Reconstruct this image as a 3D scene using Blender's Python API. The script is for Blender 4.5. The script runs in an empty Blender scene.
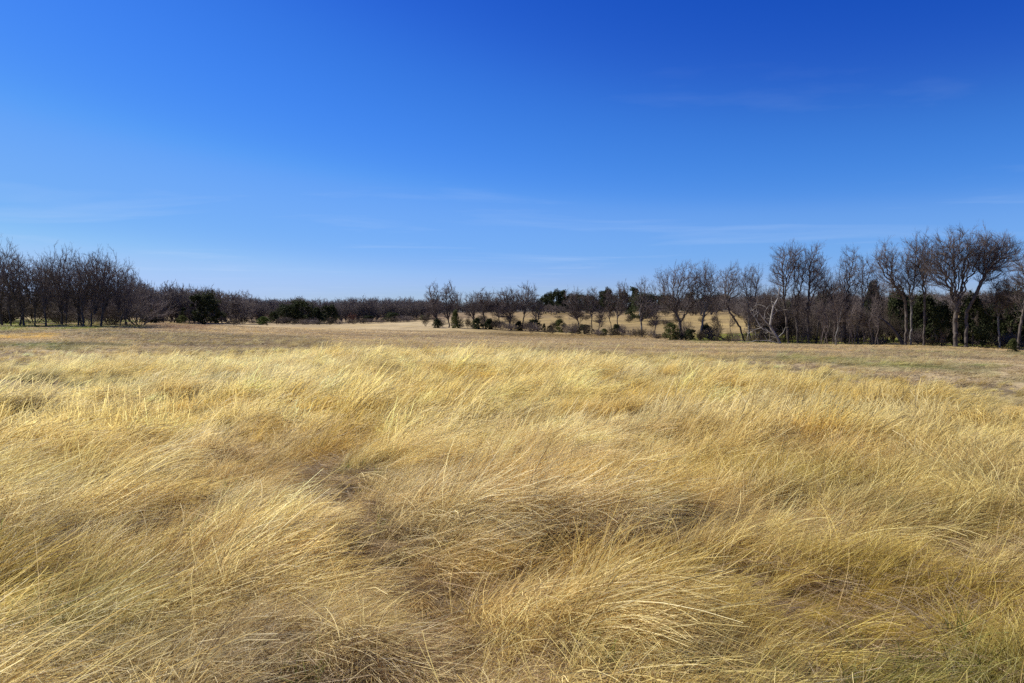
import bpy, math, random
import numpy as np
from mathutils import Vector

# ------------------------------------------------------------------ camera, sky, sun, exposure
S = bpy.context.scene
COL = S.collection
R = math.radians
F = 740.0            # focal length in pixels of the 1024 px wide picture
HY = 316.0           # the horizon's row
EXPO = 0.6
GS = 0.66            # size of the grass tufts

cam_data = bpy.data.cameras.new('camera')
cam_data.sensor_width = 36.0
cam_data.lens = 36.0 * F / 1024.0
cam_data.clip_start = 0.05
cam_data.clip_end = 20000.0
cam = bpy.data.objects.new('camera', cam_data)
COL.objects.link(cam)
cam.location = (0, 0, 0)
cam.rotation_euler = (R(90) - math.atan((341.5 - HY) / F), 0, 0)
S.camera = cam

SUN_AZ = -68.0       # degrees clockwise from the view direction (+Y): left of the camera, a little ahead
SUN_EL = 45.0
W = bpy.data.worlds.new('World')
S.world = W
W.use_nodes = True
wn, wl = W.node_tree.nodes, W.node_tree.links
wn.clear()
sky = wn.new('ShaderNodeTexSky')
sky.sky_type = 'NISHITA'
sky.sun_disc = False
sky.sun_elevation = R(SUN_EL)
sky.sun_rotation = R(SUN_AZ)
sky.altitude = 300
sky.air_density = 1.0
sky.dust_density = 0.25
sky.ozone_density = 2.2
hs = wn.new('ShaderNodeHueSaturation')
hs.inputs['Hue'].default_value = 0.508
hs.inputs['Saturation'].default_value = 1.22
hs.inputs['Value'].default_value = 1.0
wl.new(sky.outputs['Color'], hs.inputs['Color'])
# thin cirrus wisps, laid out by direction in the sky
tc = wn.new('ShaderNodeTexCoord')
sep = wn.new('ShaderNodeSeparateXYZ')
wl.new(tc.outputs['Generated'], sep.inputs[0])
zz = wn.new('ShaderNodeMath'); zz.operation = 'MAXIMUM'; zz.inputs[1].default_value = 0.02
wl.new(sep.outputs['Z'], zz.inputs[0])
dx = wn.new('ShaderNodeMath'); dx.operation = 'DIVIDE'
dy = wn.new('ShaderNodeMath'); dy.operation = 'DIVIDE'
wl.new(sep.outputs['X'], dx.inputs[0]); wl.new(zz.outputs[0], dx.inputs[1])
wl.new(sep.outputs['Y'], dy.inputs[0]); wl.new(zz.outputs[0], dy.inputs[1])
cmb = wn.new('ShaderNodeCombineXYZ')
wl.new(dx.outputs[0], cmb.inputs[0]); wl.new(dy.outputs[0], cmb.inputs[1])
mp = wn.new('ShaderNodeMapping')
mp.inputs['Scale'].default_value = (0.30, 0.45, 1)
mp.inputs['Location'].default_value = (2.2, 8.4, 0)
wl.new(cmb.outputs[0], mp.inputs[0])
n1 = wn.new('ShaderNodeTexNoise')
n1.inputs['Scale'].default_value = 1.0; n1.inputs['Detail'].default_value = 7.0
n1.inputs['Roughness'].default_value = 0.55; n1.inputs['Distortion'].default_value = 0.6
wl.new(mp.outputs[0], n1.inputs['Vector'])
cr = wn.new('ShaderNodeMapRange')
cr.inputs['From Min'].default_value = 0.54; cr.inputs['From Max'].default_value = 0.85
cr.inputs['To Min'].default_value = 0.0; cr.inputs['To Max'].default_value = 0.34
wl.new(n1.outputs['Fac'], cr.inputs['Value'])
mxs = wn.new('ShaderNodeMix'); mxs.data_type = 'RGBA'
ce = wn.new('ShaderNodeMapRange'); ce.inputs['From Min'].default_value = 0.10; ce.inputs['From Max'].default_value = 0.34
ce.inputs['To Min'].default_value = 1.0; ce.inputs['To Max'].default_value = 0.12
wl.new(sep.outputs['Z'], ce.inputs['Value'])
cf = wn.new('ShaderNodeMath'); cf.operation = 'MULTIPLY'; wl.new(cr.outputs['Result'], cf.inputs[0]); wl.new(ce.outputs['Result'], cf.inputs[1])
wl.new(cf.outputs[0], mxs.inputs['Factor'])
# a clear, deep winter sky: per-channel response of the air
sc3 = wn.new('ShaderNodeSeparateColor'); wl.new(hs.outputs['Color'], sc3.inputs[0])
cc3 = wn.new('ShaderNodeCombineColor')
CRV = ([(0, 0), (.073, .008), (.125, .038), (.2, .085), (.25, .14), (.41, .21), (.62, .37), (1, .5)],
       [(0, 0), (.18, .085), (.27, .20), (.36, .29), (.42, .36), (.63, .47), (.75, .56), (1, .62)],
       [(0, 0), (.43, .55), (.55, .76), (.67, .90), (.81, .93), (1, .87)])
for ch in range(3):
    d1 = wn.new('ShaderNodeMath'); d1.operation = 'MULTIPLY'; d1.inputs[1].default_value = 0.1; wl.new(sc3.outputs[ch], d1.inputs[0])
    fc = wn.new('ShaderNodeFloatCurve'); cv = fc.mapping.curves[0]
    cv.points[0].location = CRV[ch][0]; cv.points[1].location = CRV[ch][-1]
    for p in CRV[ch][1:-1]: cv.points.new(*p)
    fc.mapping.update(); wl.new(d1.outputs[0], fc.inputs['Value'])
    d3 = wn.new('ShaderNodeMath'); d3.operation = 'MULTIPLY'; d3.inputs[1].default_value = 10 / 2 ** EXPO; wl.new(fc.outputs[0], d3.inputs[0])
    wl.new(d3.outputs[0], cc3.inputs[ch])
wl.new(cc3.outputs[0], mxs.inputs['A'])
mxs.inputs['B'].default_value = (3.6, 4.6, 6.4, 1)
bg = wn.new('ShaderNodeBackground')
bg.inputs['Strength'].default_value = 0.10
wl.new(mxs.outputs['Result'], bg.inputs['Color'])
wo = wn.new('ShaderNodeOutputWorld')
wl.new(bg.outputs[0], wo.inputs[0])

sl = bpy.data.lights.new('sun', 'SUN')
sl.energy = 5.0
sl.angle = R(0.53)
sl.color = (1.0, 0.97, 0.89)
so = bpy.data.objects.new('sun', sl)
COL.objects.link(so)
sd = Vector((math.sin(R(SUN_AZ)) * math.cos(R(SUN_EL)), math.cos(R(SUN_AZ)) * math.cos(R(SUN_EL)), math.sin(R(SUN_EL))))
so.rotation_euler = (-sd).to_track_quat('-Z', 'Y').to_euler()
so.location = sd * 50

S.view_settings.view_transform = 'Standard'
S.view_settings.look = 'None'
S.view_settings.exposure = EXPO
S.view_settings.gamma = 1.0
S.render.engine = 'CYCLES'
S.cycles.max_bounces = 6
S.cycles.diffuse_bounces = 3
S.cycles.transmission_bounces = 3
S.cycles.transparent_max_bounces = 4
S.cycles.use_denoising = False

rng = np.random.default_rng(11)
random.seed(11)

# ------------------------------------------------------------------ noise
_T = np.random.default_rng(5).random((256, 256))
def vnoise(x, y):
    xi = np.floor(x).astype(int); yi = np.floor(y).astype(int)
    fx = x - xi; fy = y - yi
    fx = fx * fx * (3 - 2 * fx); fy = fy * fy * (3 - 2 * fy)
    a = _T[xi & 255, yi & 255]; b = _T[(xi + 1) & 255, yi & 255]
    c = _T[xi & 255, (yi + 1) & 255]; d = _T[(xi + 1) & 255, (yi + 1) & 255]
    return (a * (1 - fx) + b * fx) * (1 - fy) + (c * (1 - fx) + d * fx) * fy
def fbm(x, y, s, o=3, off=0.0):
    """about -1 .. 1"""
    v = 0; a = 1; t = 0
    x = np.asarray(x, float) / s + off + 40; y = np.asarray(y, float) / s + off * 1.7 + 40
    for k in range(o):
        v = v + a * (vnoise(x, y) * 2 - 1); t += a
        a *= 0.5; x = x * 2.03 + 17.1; y = y * 2.03 + 9.2
    return v / t
def sstep(a, b, x):
    t = np.clip((x - a) / (b - a), 0, 1)
    return t * t * (3 - 2 * t)

# ------------------------------------------------------------------ terrain
def PX(px, d):
    return (px - 512.0) / F * d
_cp = []
def _add(px, row, d):
    _cp.append((math.atan2(PX(px, d), d), math.log(math.hypot(PX(px, d), d)), -(row - HY) / F * d))
for px, row, d in [(1010, 350, 73), (1090, 353, 70), (900, 346, 78), (800, 343.5, 88), (700, 341, 98), (640, 337.5, 113), (580, 334, 135),
                   (511, 330, 148), (440, 327, 158), (0, 326.5, 95), (-150, 327, 95), (70, 326, 96), (125, 325.5, 100), (165, 323, 115), (205, 325, 130),
                   (260, 323, 190), (320, 322, 225), (410, 320.5, 235), (500, 313, 290), (600, 312.5, 290), (720, 313, 250),
                   (850, 314, 200), (1000, 314, 190), (1150, 314, 190), (120, 314.5, 165), (0, 313, 165), (-150, 313, 165), (640, 325, 180), (760, 326, 150), (880, 330, 130)]:
    _add(px, row, d)
for px in (-300, 0, 256, 512, 768, 1024, 1300):
    a = math.atan2(PX(px, 1), 1)
    for dd, zl, zr in ((1.0, -1.75, -1.75), (5, -1.75, -1.75), (14, -1.78, -1.84), (30, -1.75, -2.12), (50, -1.72, -2.6)):
        t = min(max(px / 1024.0, 0), 1)
        _cp.append((a, math.log(dd), zl * (1 - t) + zr * t))
for k in range(-6, 7):
    a = k * math.pi / 6.0
    for dd in (0.5,): _cp.append((a, math.log(dd), -1.75))
    if abs(a) > 1.1:
        for dd in (1.5, 5, 20, 80, 250): _cp.append((a, math.log(dd), -1.8))
    for dd, z in ((480, 5.0), (1000, 12.0), (3000, 16.0), (8000, 30.0)): _cp.append((a, math.log(dd), z))
_cp = np.array(_cp)
_cx = _cp[:, :2] * np.array([1.6, 1.0])
def _tps(r2):
    return 0.5 * r2 * np.log(r2 + 1e-9)
_n = len(_cx)
_K = _tps(((_cx[:, None] - _cx[None]) ** 2).sum(-1)) + np.eye(_n) * 0.01
_P = np.c_[np.ones(_n), _cx]
_A = np.block([[_K, _P], [_P.T, np.zeros((3, 3))]])
_wt = np.linalg.solve(_A, np.r_[_cp[:, 2], 0, 0, 0])
def terrain(x, y, rough=True):
    x = np.atleast_1d(np.asarray(x, float)); y = np.atleast_1d(np.asarray(y, float))
    q = np.c_[np.arctan2(x, y) * 1.6, np.log(np.hypot(x, y) + 1e-3)]
    q[:, 1] = np.maximum(q[:, 1], math.log(0.5))
    z = np.empty(len(x))
    for i in range(0, len(x), 20000):
        s = slice(i, i + 20000)
        r2 = ((q[s, None] - _cx[None]) ** 2).sum(-1)
        z[s] = _tps(r2) @ _wt[:_n] + _wt[_n] + q[s] @ _wt[_n + 1:]
    if rough:
        d = np.hypot(x, y)
        near = 1 - sstep(28, 60, d)
        z = z + near * (0.15 * fbm(x * 0.8, y * 1.15, 2.2, 2, 3.3) + 0.16 * fbm(x * .85, y * 1.1, 0.8, 2, 7.7))
        z = z + 0.10 * fbm(x, y, 14, 3, 1.1) * sstep(10, 60, d)
        # the trodden hollow that runs back diagonally through the near grass
        z = z - 0.17 * np.exp(-(hollow(x, y) / 0.28) ** 2)
    return z
_HL = np.array([(-0.9, 3.2), (-0.24, 3.5), (-0.4, 4.05), (-1.48, 6.07), (-2.6, 8.3), (-3.9, 10.1), (-5.5, 12.2), (-8.0, 14.5)])
def hollow(x, y):
    best = np.full(len(x), 1e9)
    for (x0, y0), (x1, y1) in zip(_HL[:-1], _HL[1:]):
        t = np.clip(((x - x0) * (x1 - x0) + (y - y0) * (y1 - y0)) / ((x1 - x0) ** 2 + (y1 - y0) ** 2), 0, 1)
        best = np.minimum(best, np.hypot(x - x0 - t * (x1 - x0), (y - y0 - t * (y1 - y0)) * 0.9))
    return best

# tall grass edge: distance at which the long straw-coloured grass stops, by direction
_EPX = np.array([-2000, -200, 0, 200, 400, 512, 684, 800, 900, 1024, 1200, 3000])
_ED = np.array([30, 30, 30, 34, 38, 38, 30, 25.5, 22, 18.5, 16, 14]) * 1.1
def edge(x, y):
    px = 512 + x / np.maximum(y, 0.3) * F
    e = np.interp(px, _EPX, _ED)
    return e * (1 + 0.10 * fbm(x, y, 6, 2, 21) + 0.12 * fbm(x, y, 2.0, 2, 2))

# ------------------------------------------------------------------ materials
def mat(name):
    m = bpy.data.materials.new(name); m.use_nodes = True
    n, l = m.node_tree.nodes, m.node_tree.links
    return m, n, l, n['Principled BSDF']
def new(n, t, **kw):
    x = n.new(t)
    for k, v in kw.items():
        if k in x.inputs: x.inputs[k].default_value = v
        else: setattr(x, k, v)
    return x

def ground_material():
    m, n, l, b = mat('field_soil_and_thatch')
    at = new(n, 'ShaderNodeAttribute', attribute_name='zone')
    geo = new(n, 'ShaderNodeNewGeometry')
    mp = new(n, 'ShaderNodeMapping'); l.new(geo.outputs['Position'], mp.inputs[0])
    mp.inputs['Scale'].default_value = (1, 1, 0.2)
    a = new(n, 'ShaderNodeTexNoise', Scale=0.35, Detail=8.0, Roughness=0.65)
    c = new(n, 'ShaderNodeTexNoise', Scale=9.0, Detail=5.0, Roughness=0.7)
    l.new(mp.outputs[0], a.inputs['Vector']); l.new(mp.outputs[0], c.inputs['Vector'])
    r1 = new(n, 'ShaderNodeMapRange'); r1.inputs['From Min'].default_value = 0.3; r1.inputs['From Max'].default_value = 0.7
    r1.inputs['To Min'].default_value = 0.62; r1.inputs['To Max'].default_value = 1.4
    r2 = new(n, 'ShaderNodeMapRange'); r2.inputs['From Min'].default_value = 0.3; r2.inputs['From Max'].default_value = 0.7
    r2.inputs['To Min'].default_value = 0.55; r2.inputs['To Max'].default_value = 1.4
    l.new(a.outputs['Fac'], r1.inputs['Value']); l.new(c.outputs['Fac'], r2.inputs['Value'])
    mu = new(n, 'ShaderNodeMath', operation='MULTIPLY'); l.new(r1.outputs[0], mu.inputs[0]); l.new(r2.outputs[0], mu.inputs[1])
    vm = new(n, 'ShaderNodeVectorMath', operation='SCALE')
    l.new(at.outputs['Color'], vm.inputs[0]); l.new(mu.outputs[0], vm.inputs['Scale'])
    l.new(vm.outputs[0], b.inputs['Base Color'])
    b.inputs['Roughness'].default_value = 0.95
    b.inputs['Specular IOR Level'].default_value = 0.1
    bp = new(n, 'ShaderNodeBump', Strength=0.8, Distance=0.05)
    l.new(c.outputs['Fac'], bp.inputs['Height']); l.new(bp.outputs[0], b.inputs['Normal'])
    return m

def grass_material(name, mild=1.0):
    """blade colour = the tuft's own tint x a per-blade variation x paler towards the tip"""
    m, n, l, b = mat(name)
    ti = new(n, 'ShaderNodeAttribute', attribute_name='tint', attribute_type='INSTANCER')
    bl = new(n, 'ShaderNodeAttribute', attribute_name='blade')
    sp = new(n, 'ShaderNodeSeparateColor'); l.new(bl.outputs['Color'], sp.inputs[0])
    ramp = new(n, 'ShaderNodeValToRGB'); e = ramp.color_ramp.elements      # per-blade kind
    e[0].position = 0.0; e[0].color = (0.42, 0.36, 0.34, 1)
    e[1].position = 1.0; e[1].color = (1.75, 1.80, 2.1, 1)
    x = e.new(0.25); x.color = (0.80, 0.66, 0.52, 1)
    x = e.new(0.5); x.color = (1.0, 0.97, 0.90, 1)
    x = e.new(0.8); x.color = (1.30, 1.27, 1.2, 1)
    l.new(sp.outputs[0], ramp.inputs[0])
    mu = new(n, 'ShaderNodeMix', data_type='RGBA', blend_type='MULTIPLY'); mu.inputs['Factor'].default_value = 1
    mu.inputs['Factor'].default_value = mild
    l.new(ti.outputs['Color'], mu.inputs['A']); l.new(ramp.outputs[0], mu.inputs['B'])
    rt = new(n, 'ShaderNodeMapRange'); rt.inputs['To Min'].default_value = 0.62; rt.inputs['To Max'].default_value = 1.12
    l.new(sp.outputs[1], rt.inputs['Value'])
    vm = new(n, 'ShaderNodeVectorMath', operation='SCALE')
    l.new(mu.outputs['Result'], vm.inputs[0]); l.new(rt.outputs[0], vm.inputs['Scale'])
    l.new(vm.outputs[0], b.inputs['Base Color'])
    b.inputs['Roughness'].default_value = 0.5
    b.inputs['Specular IOR Level'].default_value = 0.35
    tr = new(n, 'ShaderNodeBsdfTranslucent'); l.new(vm.outputs[0], tr.inputs[0])
    ms = new(n, 'ShaderNodeMixShader'); ms.inputs[0].default_value = 0.48
    l.new(b.outputs[0], ms.inputs[1]); l.new(tr.outputs[0], ms.inputs[2])
    l.new(ms.outputs[0], n['Material Output'].inputs[0])
    return m

def bark_material(name, c0, c1, rough=0.85, scale=3.0):
    m, n, l, b = mat(name)
    tx = new(n, 'ShaderNodeTexCoord'); mp = new(n, 'ShaderNodeMapping'); mp.inputs['Scale'].default_value = (1, 1, 0.35)
    l.new(tx.outputs['Object'], mp.inputs[0])
    a = new(n, 'ShaderNodeTexNoise', Scale=scale, Detail=5.0, Roughness=0.65); l.new(mp.outputs[0], a.inputs['Vector'])
    r = new(n, 'ShaderNodeValToRGB'); r.color_ramp.elements[0].position = 0.35; r.color_ramp.elements[1].position = 0.68
    r.color_ramp.elements[0].color = (*c0, 1); r.color_ramp.elements[1].color = (*c1, 1)
    l.new(a.outputs['Fac'], r.inputs[0]); l.new(r.outputs[0], b.inputs['Base Color'])
    b.inputs['Roughness'].default_value = rough; b.inputs['Specular IOR Level'].default_value = 0.15
    return m

def leaf_material(name, c0, c1, tr=0.15):
    m, n, l, b = mat(name)
    at = new(n, 'ShaderNodeAttribute', attribute_name='leaf'); sp = new(n, 'ShaderNodeSeparateColor'); l.new(at.outputs['Color'], sp.inputs[0])
    oi = new(n, 'ShaderNodeObjectInfo')
    r = new(n, 'ShaderNodeMix', data_type='RGBA'); l.new(sp.outputs[0], r.inputs['Factor'])
    r.inputs['A'].default_value = (*c0, 1); r.inputs['B'].default_value = (*c1, 1)
    mr = new(n, 'ShaderNodeMapRange'); mr.inputs['To Min'].default_value = 0.75; mr.inputs['To Max'].default_value = 1.3
    l.new(oi.outputs['Random'], mr.inputs['Value'])
    vm = new(n, 'ShaderNodeVectorMath', operation='SCALE'); l.new(r.outputs['Result'], vm.inputs[0]); l.new(mr.outputs[0], vm.inputs['Scale'])
    l.new(vm.outputs[0], b.inputs['Base Color'])
    b.inputs['Roughness'].default_value = 0.8; b.inputs['Specular IOR Level'].default_value = 0.15
    t = new(n, 'ShaderNodeBsdfTranslucent'); l.new(vm.outputs[0], t.inputs[0])
    ms = new(n, 'ShaderNodeMixShader'); ms.inputs[0].default_value = tr
    l.new(b.outputs[0], ms.inputs[1]); l.new(t.outputs[0], ms.inputs[2]); l.new(ms.outputs[0], n['Material Output'].inputs[0])
    return m

M_GROUND = ground_material()
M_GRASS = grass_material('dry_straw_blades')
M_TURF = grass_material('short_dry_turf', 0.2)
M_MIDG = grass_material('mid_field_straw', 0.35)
M_BARK = bark_material('dark_grey_bark', (0.050, 0.041, 0.034), (0.135, 0.110, 0.090))
M_TWIG = bark_material('reddish_grey_twigs', (0.100, 0.079, 0.068), (0.20, 0.157, 0.137), scale=0.6)
M_HAZE_TWIG = bark_material('haze_paled_far_twigs', (0.125, 0.102, 0.088), (0.24, 0.198, 0.170), scale=0.6)  # twig colour paled and greyed to paint in distance haze
M_PALE = bark_material('pale_mottled_bark', (0.09, 0.08, 0.07), (0.26, 0.24, 0.21), scale=1.6)
M_DEAD = bark_material('bleached_dead_wood', (0.16, 0.14, 0.12), (0.46, 0.42, 0.36), scale=2.0)
M_BRUSH = bark_material('brown_brush_stems', (0.045, 0.035, 0.024), (0.125, 0.095, 0.062), scale=0.8)
M_RUST = bark_material('rusty_brush_stems', (0.15, 0.06, 0.035), (0.26, 0.12, 0.07), scale=0.8)
M_CEDAR = leaf_material('dark_cedar_foliage', (0.012, 0.019, 0.008), (0.055, 0.062, 0.020))
M_OLIVE = leaf_material('olive_bush_foliage', (0.030, 0.040, 0.010), (0.110, 0.115, 0.030))
M_LIGHT = leaf_material('fresh_green_bush_foliage', (0.035, 0.060, 0.012), (0.120, 0.160, 0.030))

# ------------------------------------------------------------------ mesh helpers
def fast_mesh(name, verts, quads, material, tris=None, smooth=False):
    me = bpy.data.meshes.new(name)
    verts = np.asarray(verts, np.float32); quads = np.asarray(quads, np.int32).reshape(-1, 4)
    tris = np.zeros((0, 3), np.int32) if tris is None else np.asarray(tris, np.int32).reshape(-1, 3)
    me.vertices.add(len(verts)); me.vertices.foreach_set('co', verts.ravel())
    loops = np.concatenate([quads.ravel(), tris.ravel()])
    me.loops.add(len(loops)); me.loops.foreach_set('vertex_index', loops)
    tot = np.r_[np.full(len(quads), 4), np.full(len(tris), 3)].astype(np.int32)
    st = np.r_[0, np.cumsum(tot)[:-1]].astype(np.int32)
    me.polygons.add(len(tot)); me.polygons.foreach_set('loop_start', st); me.polygons.foreach_set('loop_total', tot)
    if smooth: me.polygons.foreach_set('use_smooth', np.ones(len(tot), bool))
    me.update(calc_edges=True)
    me.materials.append(material)
    return me
def set_col(me, name, rgb):
    a = me.attributes.new(name, 'FLOAT_COLOR', 'POINT')
    c = np.ones((len(rgb), 4), np.float32); c[:, :rgb.shape[1]] = rgb
    a.data.foreach_set('color', c.ravel())
def tag(o, label=None, cat=None, group=None, kind=None):
    for k, v in (('label', label), ('category', cat), ('group', group), ('kind', kind)):
        if v: o[k] = v
    return o
def link(name, data, parent=None):
    o = bpy.data.objects.new(name, data); COL.objects.link(o)
    if parent: o.parent = parent
    return o

# ------------------------------------------------------------------ the ground: one sheet to the horizon
def zone_colour(x, y):
    """bare ground / short turf colour of each stretch of the field"""
    d = np.hypot(x, y); px = 512 + x / np.maximum(y, 0.5) * F
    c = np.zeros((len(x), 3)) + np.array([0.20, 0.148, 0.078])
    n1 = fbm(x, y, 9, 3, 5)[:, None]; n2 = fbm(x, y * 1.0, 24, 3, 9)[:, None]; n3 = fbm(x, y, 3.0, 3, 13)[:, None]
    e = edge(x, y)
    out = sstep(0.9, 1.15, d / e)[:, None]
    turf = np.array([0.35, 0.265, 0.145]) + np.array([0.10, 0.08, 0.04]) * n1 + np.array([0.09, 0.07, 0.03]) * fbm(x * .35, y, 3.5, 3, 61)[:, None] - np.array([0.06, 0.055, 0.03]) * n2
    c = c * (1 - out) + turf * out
    straw = np.array([0.42, 0.30, 0.115])
    k = (sstep(0.1, 0.5, fbm(x * 0.5, y, 6, 3, 31)) * sstep(30, 45, d))[:, None] * 0.55
    c = c * (1 - k) + straw * k
    green = np.array([0.105, 0.12, 0.025])
    k = (sstep(0.12, 0.45, fbm(x * 0.45, y, 5.5, 3, 17)) * np.where(y > 0, 1, 0) * (0.45 * sstep(600, 1000, px) + 0.35 * (1 - sstep(0, 300, px)) + 0.1) * sstep(16, 24, d))[:, None] * 0.9
    c = c * (1 - k) + green * k
    # gold beyond the trees, brown scrubby slope behind it
    far = sstep(96, 125, d)[:, None] * (sstep(430, 520, px)[:, None])
    gold = np.array([0.255, 0.18, 0.07]) + np.array([0.12, 0.09, 0.03]) * n2 + np.array([0.06, 0.04, 0.01]) * n1
    c = c * (1 - far * 0.9) + gold * far * 0.9
    c = c * 1.0
    far2 = sstep(215, 255, d)[:, None] * (1 - sstep(430, 520, px)[:, None] * 0.6)
    c = c * (1 - far2) + (np.array([0.19, 0.13, 0.075]) + 0.05 * n3) * far2
    far3 = sstep(290, 330, d)[:, None]; c = c * (1 - far3) + np.array([0.06, 0.05, 0.035]) * far3
    # lush strip under and behind both groves; painted shade before the left one
    def spot(pa, pb, da, db, col, a, s=10, sd=6):
        k = (sstep(pa - s, pa + s, px) * (1 - sstep(pb - s, pb + s, px)) * sstep(da - sd, da + sd, d) * (1 - sstep(db - sd, db + sd, d)) * (y > 0))[:, None]
        k = np.clip(k * a * np.clip(0.6 + 1.3 * n3, 0, 1), 0, 1)
        return lambda c: c * (1 - k) + np.array(col) * k
    for args in [(690, 1030, 93, 130, (0.20, 0.23, 0.03), 0.9), (-200, 145, 99, 150, (0.17, 0.20, 0.03), 0.9),
                 (-200, 55, 70, 82, (0.58, 0.38, 0.07), 1.15), (60, 120, 60, 76, (0.40, 0.30, 0.13), 0.6),
                 (-100, 130, 44, 56, (0.10, 0.13, 0.02), 0.8), (140, 210, 100, 165, (0.20, 0.115, 0.065), 0.8),
                 (780, 1000, 34, 46, (0.16, 0.18, 0.04), 0.9), (860, 1100, 55, 68, (0.13, 0.10, 0.055), 0.6),
                 (60, 330, 45, 80, (0.16, 0.12, 0.06), 0.7), (-200, 130, 84, 97, (0.10, 0.08, 0.04), 0.8)]:  # dark last entry: the left grove's cast shade painted into the turf
        c = spot(*args)(c)
    return np.clip(c, 0.01, 1)

def build_ground():
    rad = [0.0]; r = 0.35
    while r < 9000:
        rad.append(r); r *= 1.016 if r < 400 else 1.06
        if rad[-1] < 9: r = rad[-1] + max(0.08, rad[-1] * 0.016)
    rad = np.array(rad[1:]); na = 900
    # finer towards the view
    t = np.linspace(-1, 1, na, endpoint=False)
    ang = math.pi * (0.45 * t + 0.55 * t ** 3)
    rr, aa = np.meshgrid(rad, ang, indexing='ij')
    x = (rr * np.sin(aa)).ravel(); y = (rr * np.cos(aa)).ravel()
    z = terrain(x, y)
    V = np.r_[np.c_[x, y, z], [[0, 0, terrain(0, 0.01)[0]]]]
    i = np.arange(len(rad) - 1)[:, None] * na; j = np.arange(na)[None]
    a = i + j; b = i + (j + 1) % na
    q = np.stack([a, b, b + na, a + na], -1).reshape(-1, 4)[:, ::-1]
    jj = np.arange(na)
    tr = np.stack([np.full(na, len(V) - 1), jj, (jj + 1) % na], -1)[:, ::-1]
    me = fast_mesh('ground', V, q, M_GROUND, tr, smooth=True)
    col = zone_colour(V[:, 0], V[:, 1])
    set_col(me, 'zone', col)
    tag(link('ground', me), kind='structure')
build_ground()

# ------------------------------------------------------------------ grass tufts (shapes shared by many copies inside one 'stuff' object)
def blades(n, K, rad, L, Ls, w, th0, th0s, th1, th1s, phis, hang=0.0, rs=None):
    g = rs
    r = rad * np.sqrt(g.random(n)); a = g.random(n) * 2 * math.pi
    P = np.zeros((n, K + 1, 3)); P[:, 0, 0] = r * np.cos(a); P[:, 0, 1] = r * np.sin(a)
    ln = np.clip(g.normal(L, Ls, n), L * 0.3, L * 1.8)
    t0 = R(1) * g.normal(th0, th0s, n); t1 = R(1) * g.normal(th1, th1s, n)
    ph = R(1) * g.normal(0, phis, n); dph = R(1) * g.normal(0, 22, n)
    for k in range(K):
        t = (k + 0.5) / K
        th = t0 + (t1 - t0) * t ** 0.85; f = ph + dph * t
        s = ln / K
        P[:, k + 1] = P[:, k] + np.stack([np.sin(th) * np.cos(f) * s, np.sin(th) * np.sin(f) * s, np.cos(th) * s], -1)
    P[:, :, 2] = np.maximum(P[:, :, 2], 0.01 + 0.02 * g.random(n)[:, None])
    T = np.gradient(P, axis=1); T /= np.linalg.norm(T, axis=2, keepdims=True) + 1e-9
    rv = g.normal(size=(n, 1, 3)); side = np.cross(T, rv); side /= np.linalg.norm(side, axis=2, keepdims=True) + 1e-9
    ww = w * g.uniform(0.55, 1.4, n)[:, None] * np.linspace(1.0, 0.4, K + 1)[None]
    A = P - side * ww[..., None] / 2; B = P + side * ww[..., None] / 2
    V = np.stack([A, B], 2).reshape(-1, 3)
    base = (np.arange(n) * (K + 1) * 2)[:, None] + (np.arange(K) * 2)[None]
    q = np.stack([base, base + 1, base + 3, base + 2], -1).reshape(-1, 4)
    c = np.zeros((n, K + 1, 2, 3)); c[..., 0] = g.random(n)[:, None, None]; c[..., 1] = np.linspace(0, 1, K + 1)[None, :, None]; c[..., 2] = g.random(n)[:, None, None]
    return V, q, c.reshape(-1, 3)
def tuft_mesh(name, parts, material=None):
    Vs, qs, cs = [], [], []; o = 0
    for V, q, c in parts:
        Vs.append(V); qs.append(q + o); cs.append(c); o += len(V)
    me = fast_mesh(name, np.concatenate(Vs), np.concatenate(qs), material or M_GRASS)
    set_col(me, 'blade', np.concatenate(cs))
    return me
def kit(name, meshes):
    c = bpy.data.collections.new(name)
    for i, me in enumerate(meshes):
        c.objects.link(bpy.data.objects.new('%s.%03d' % (name, i), me))
    return c
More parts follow.
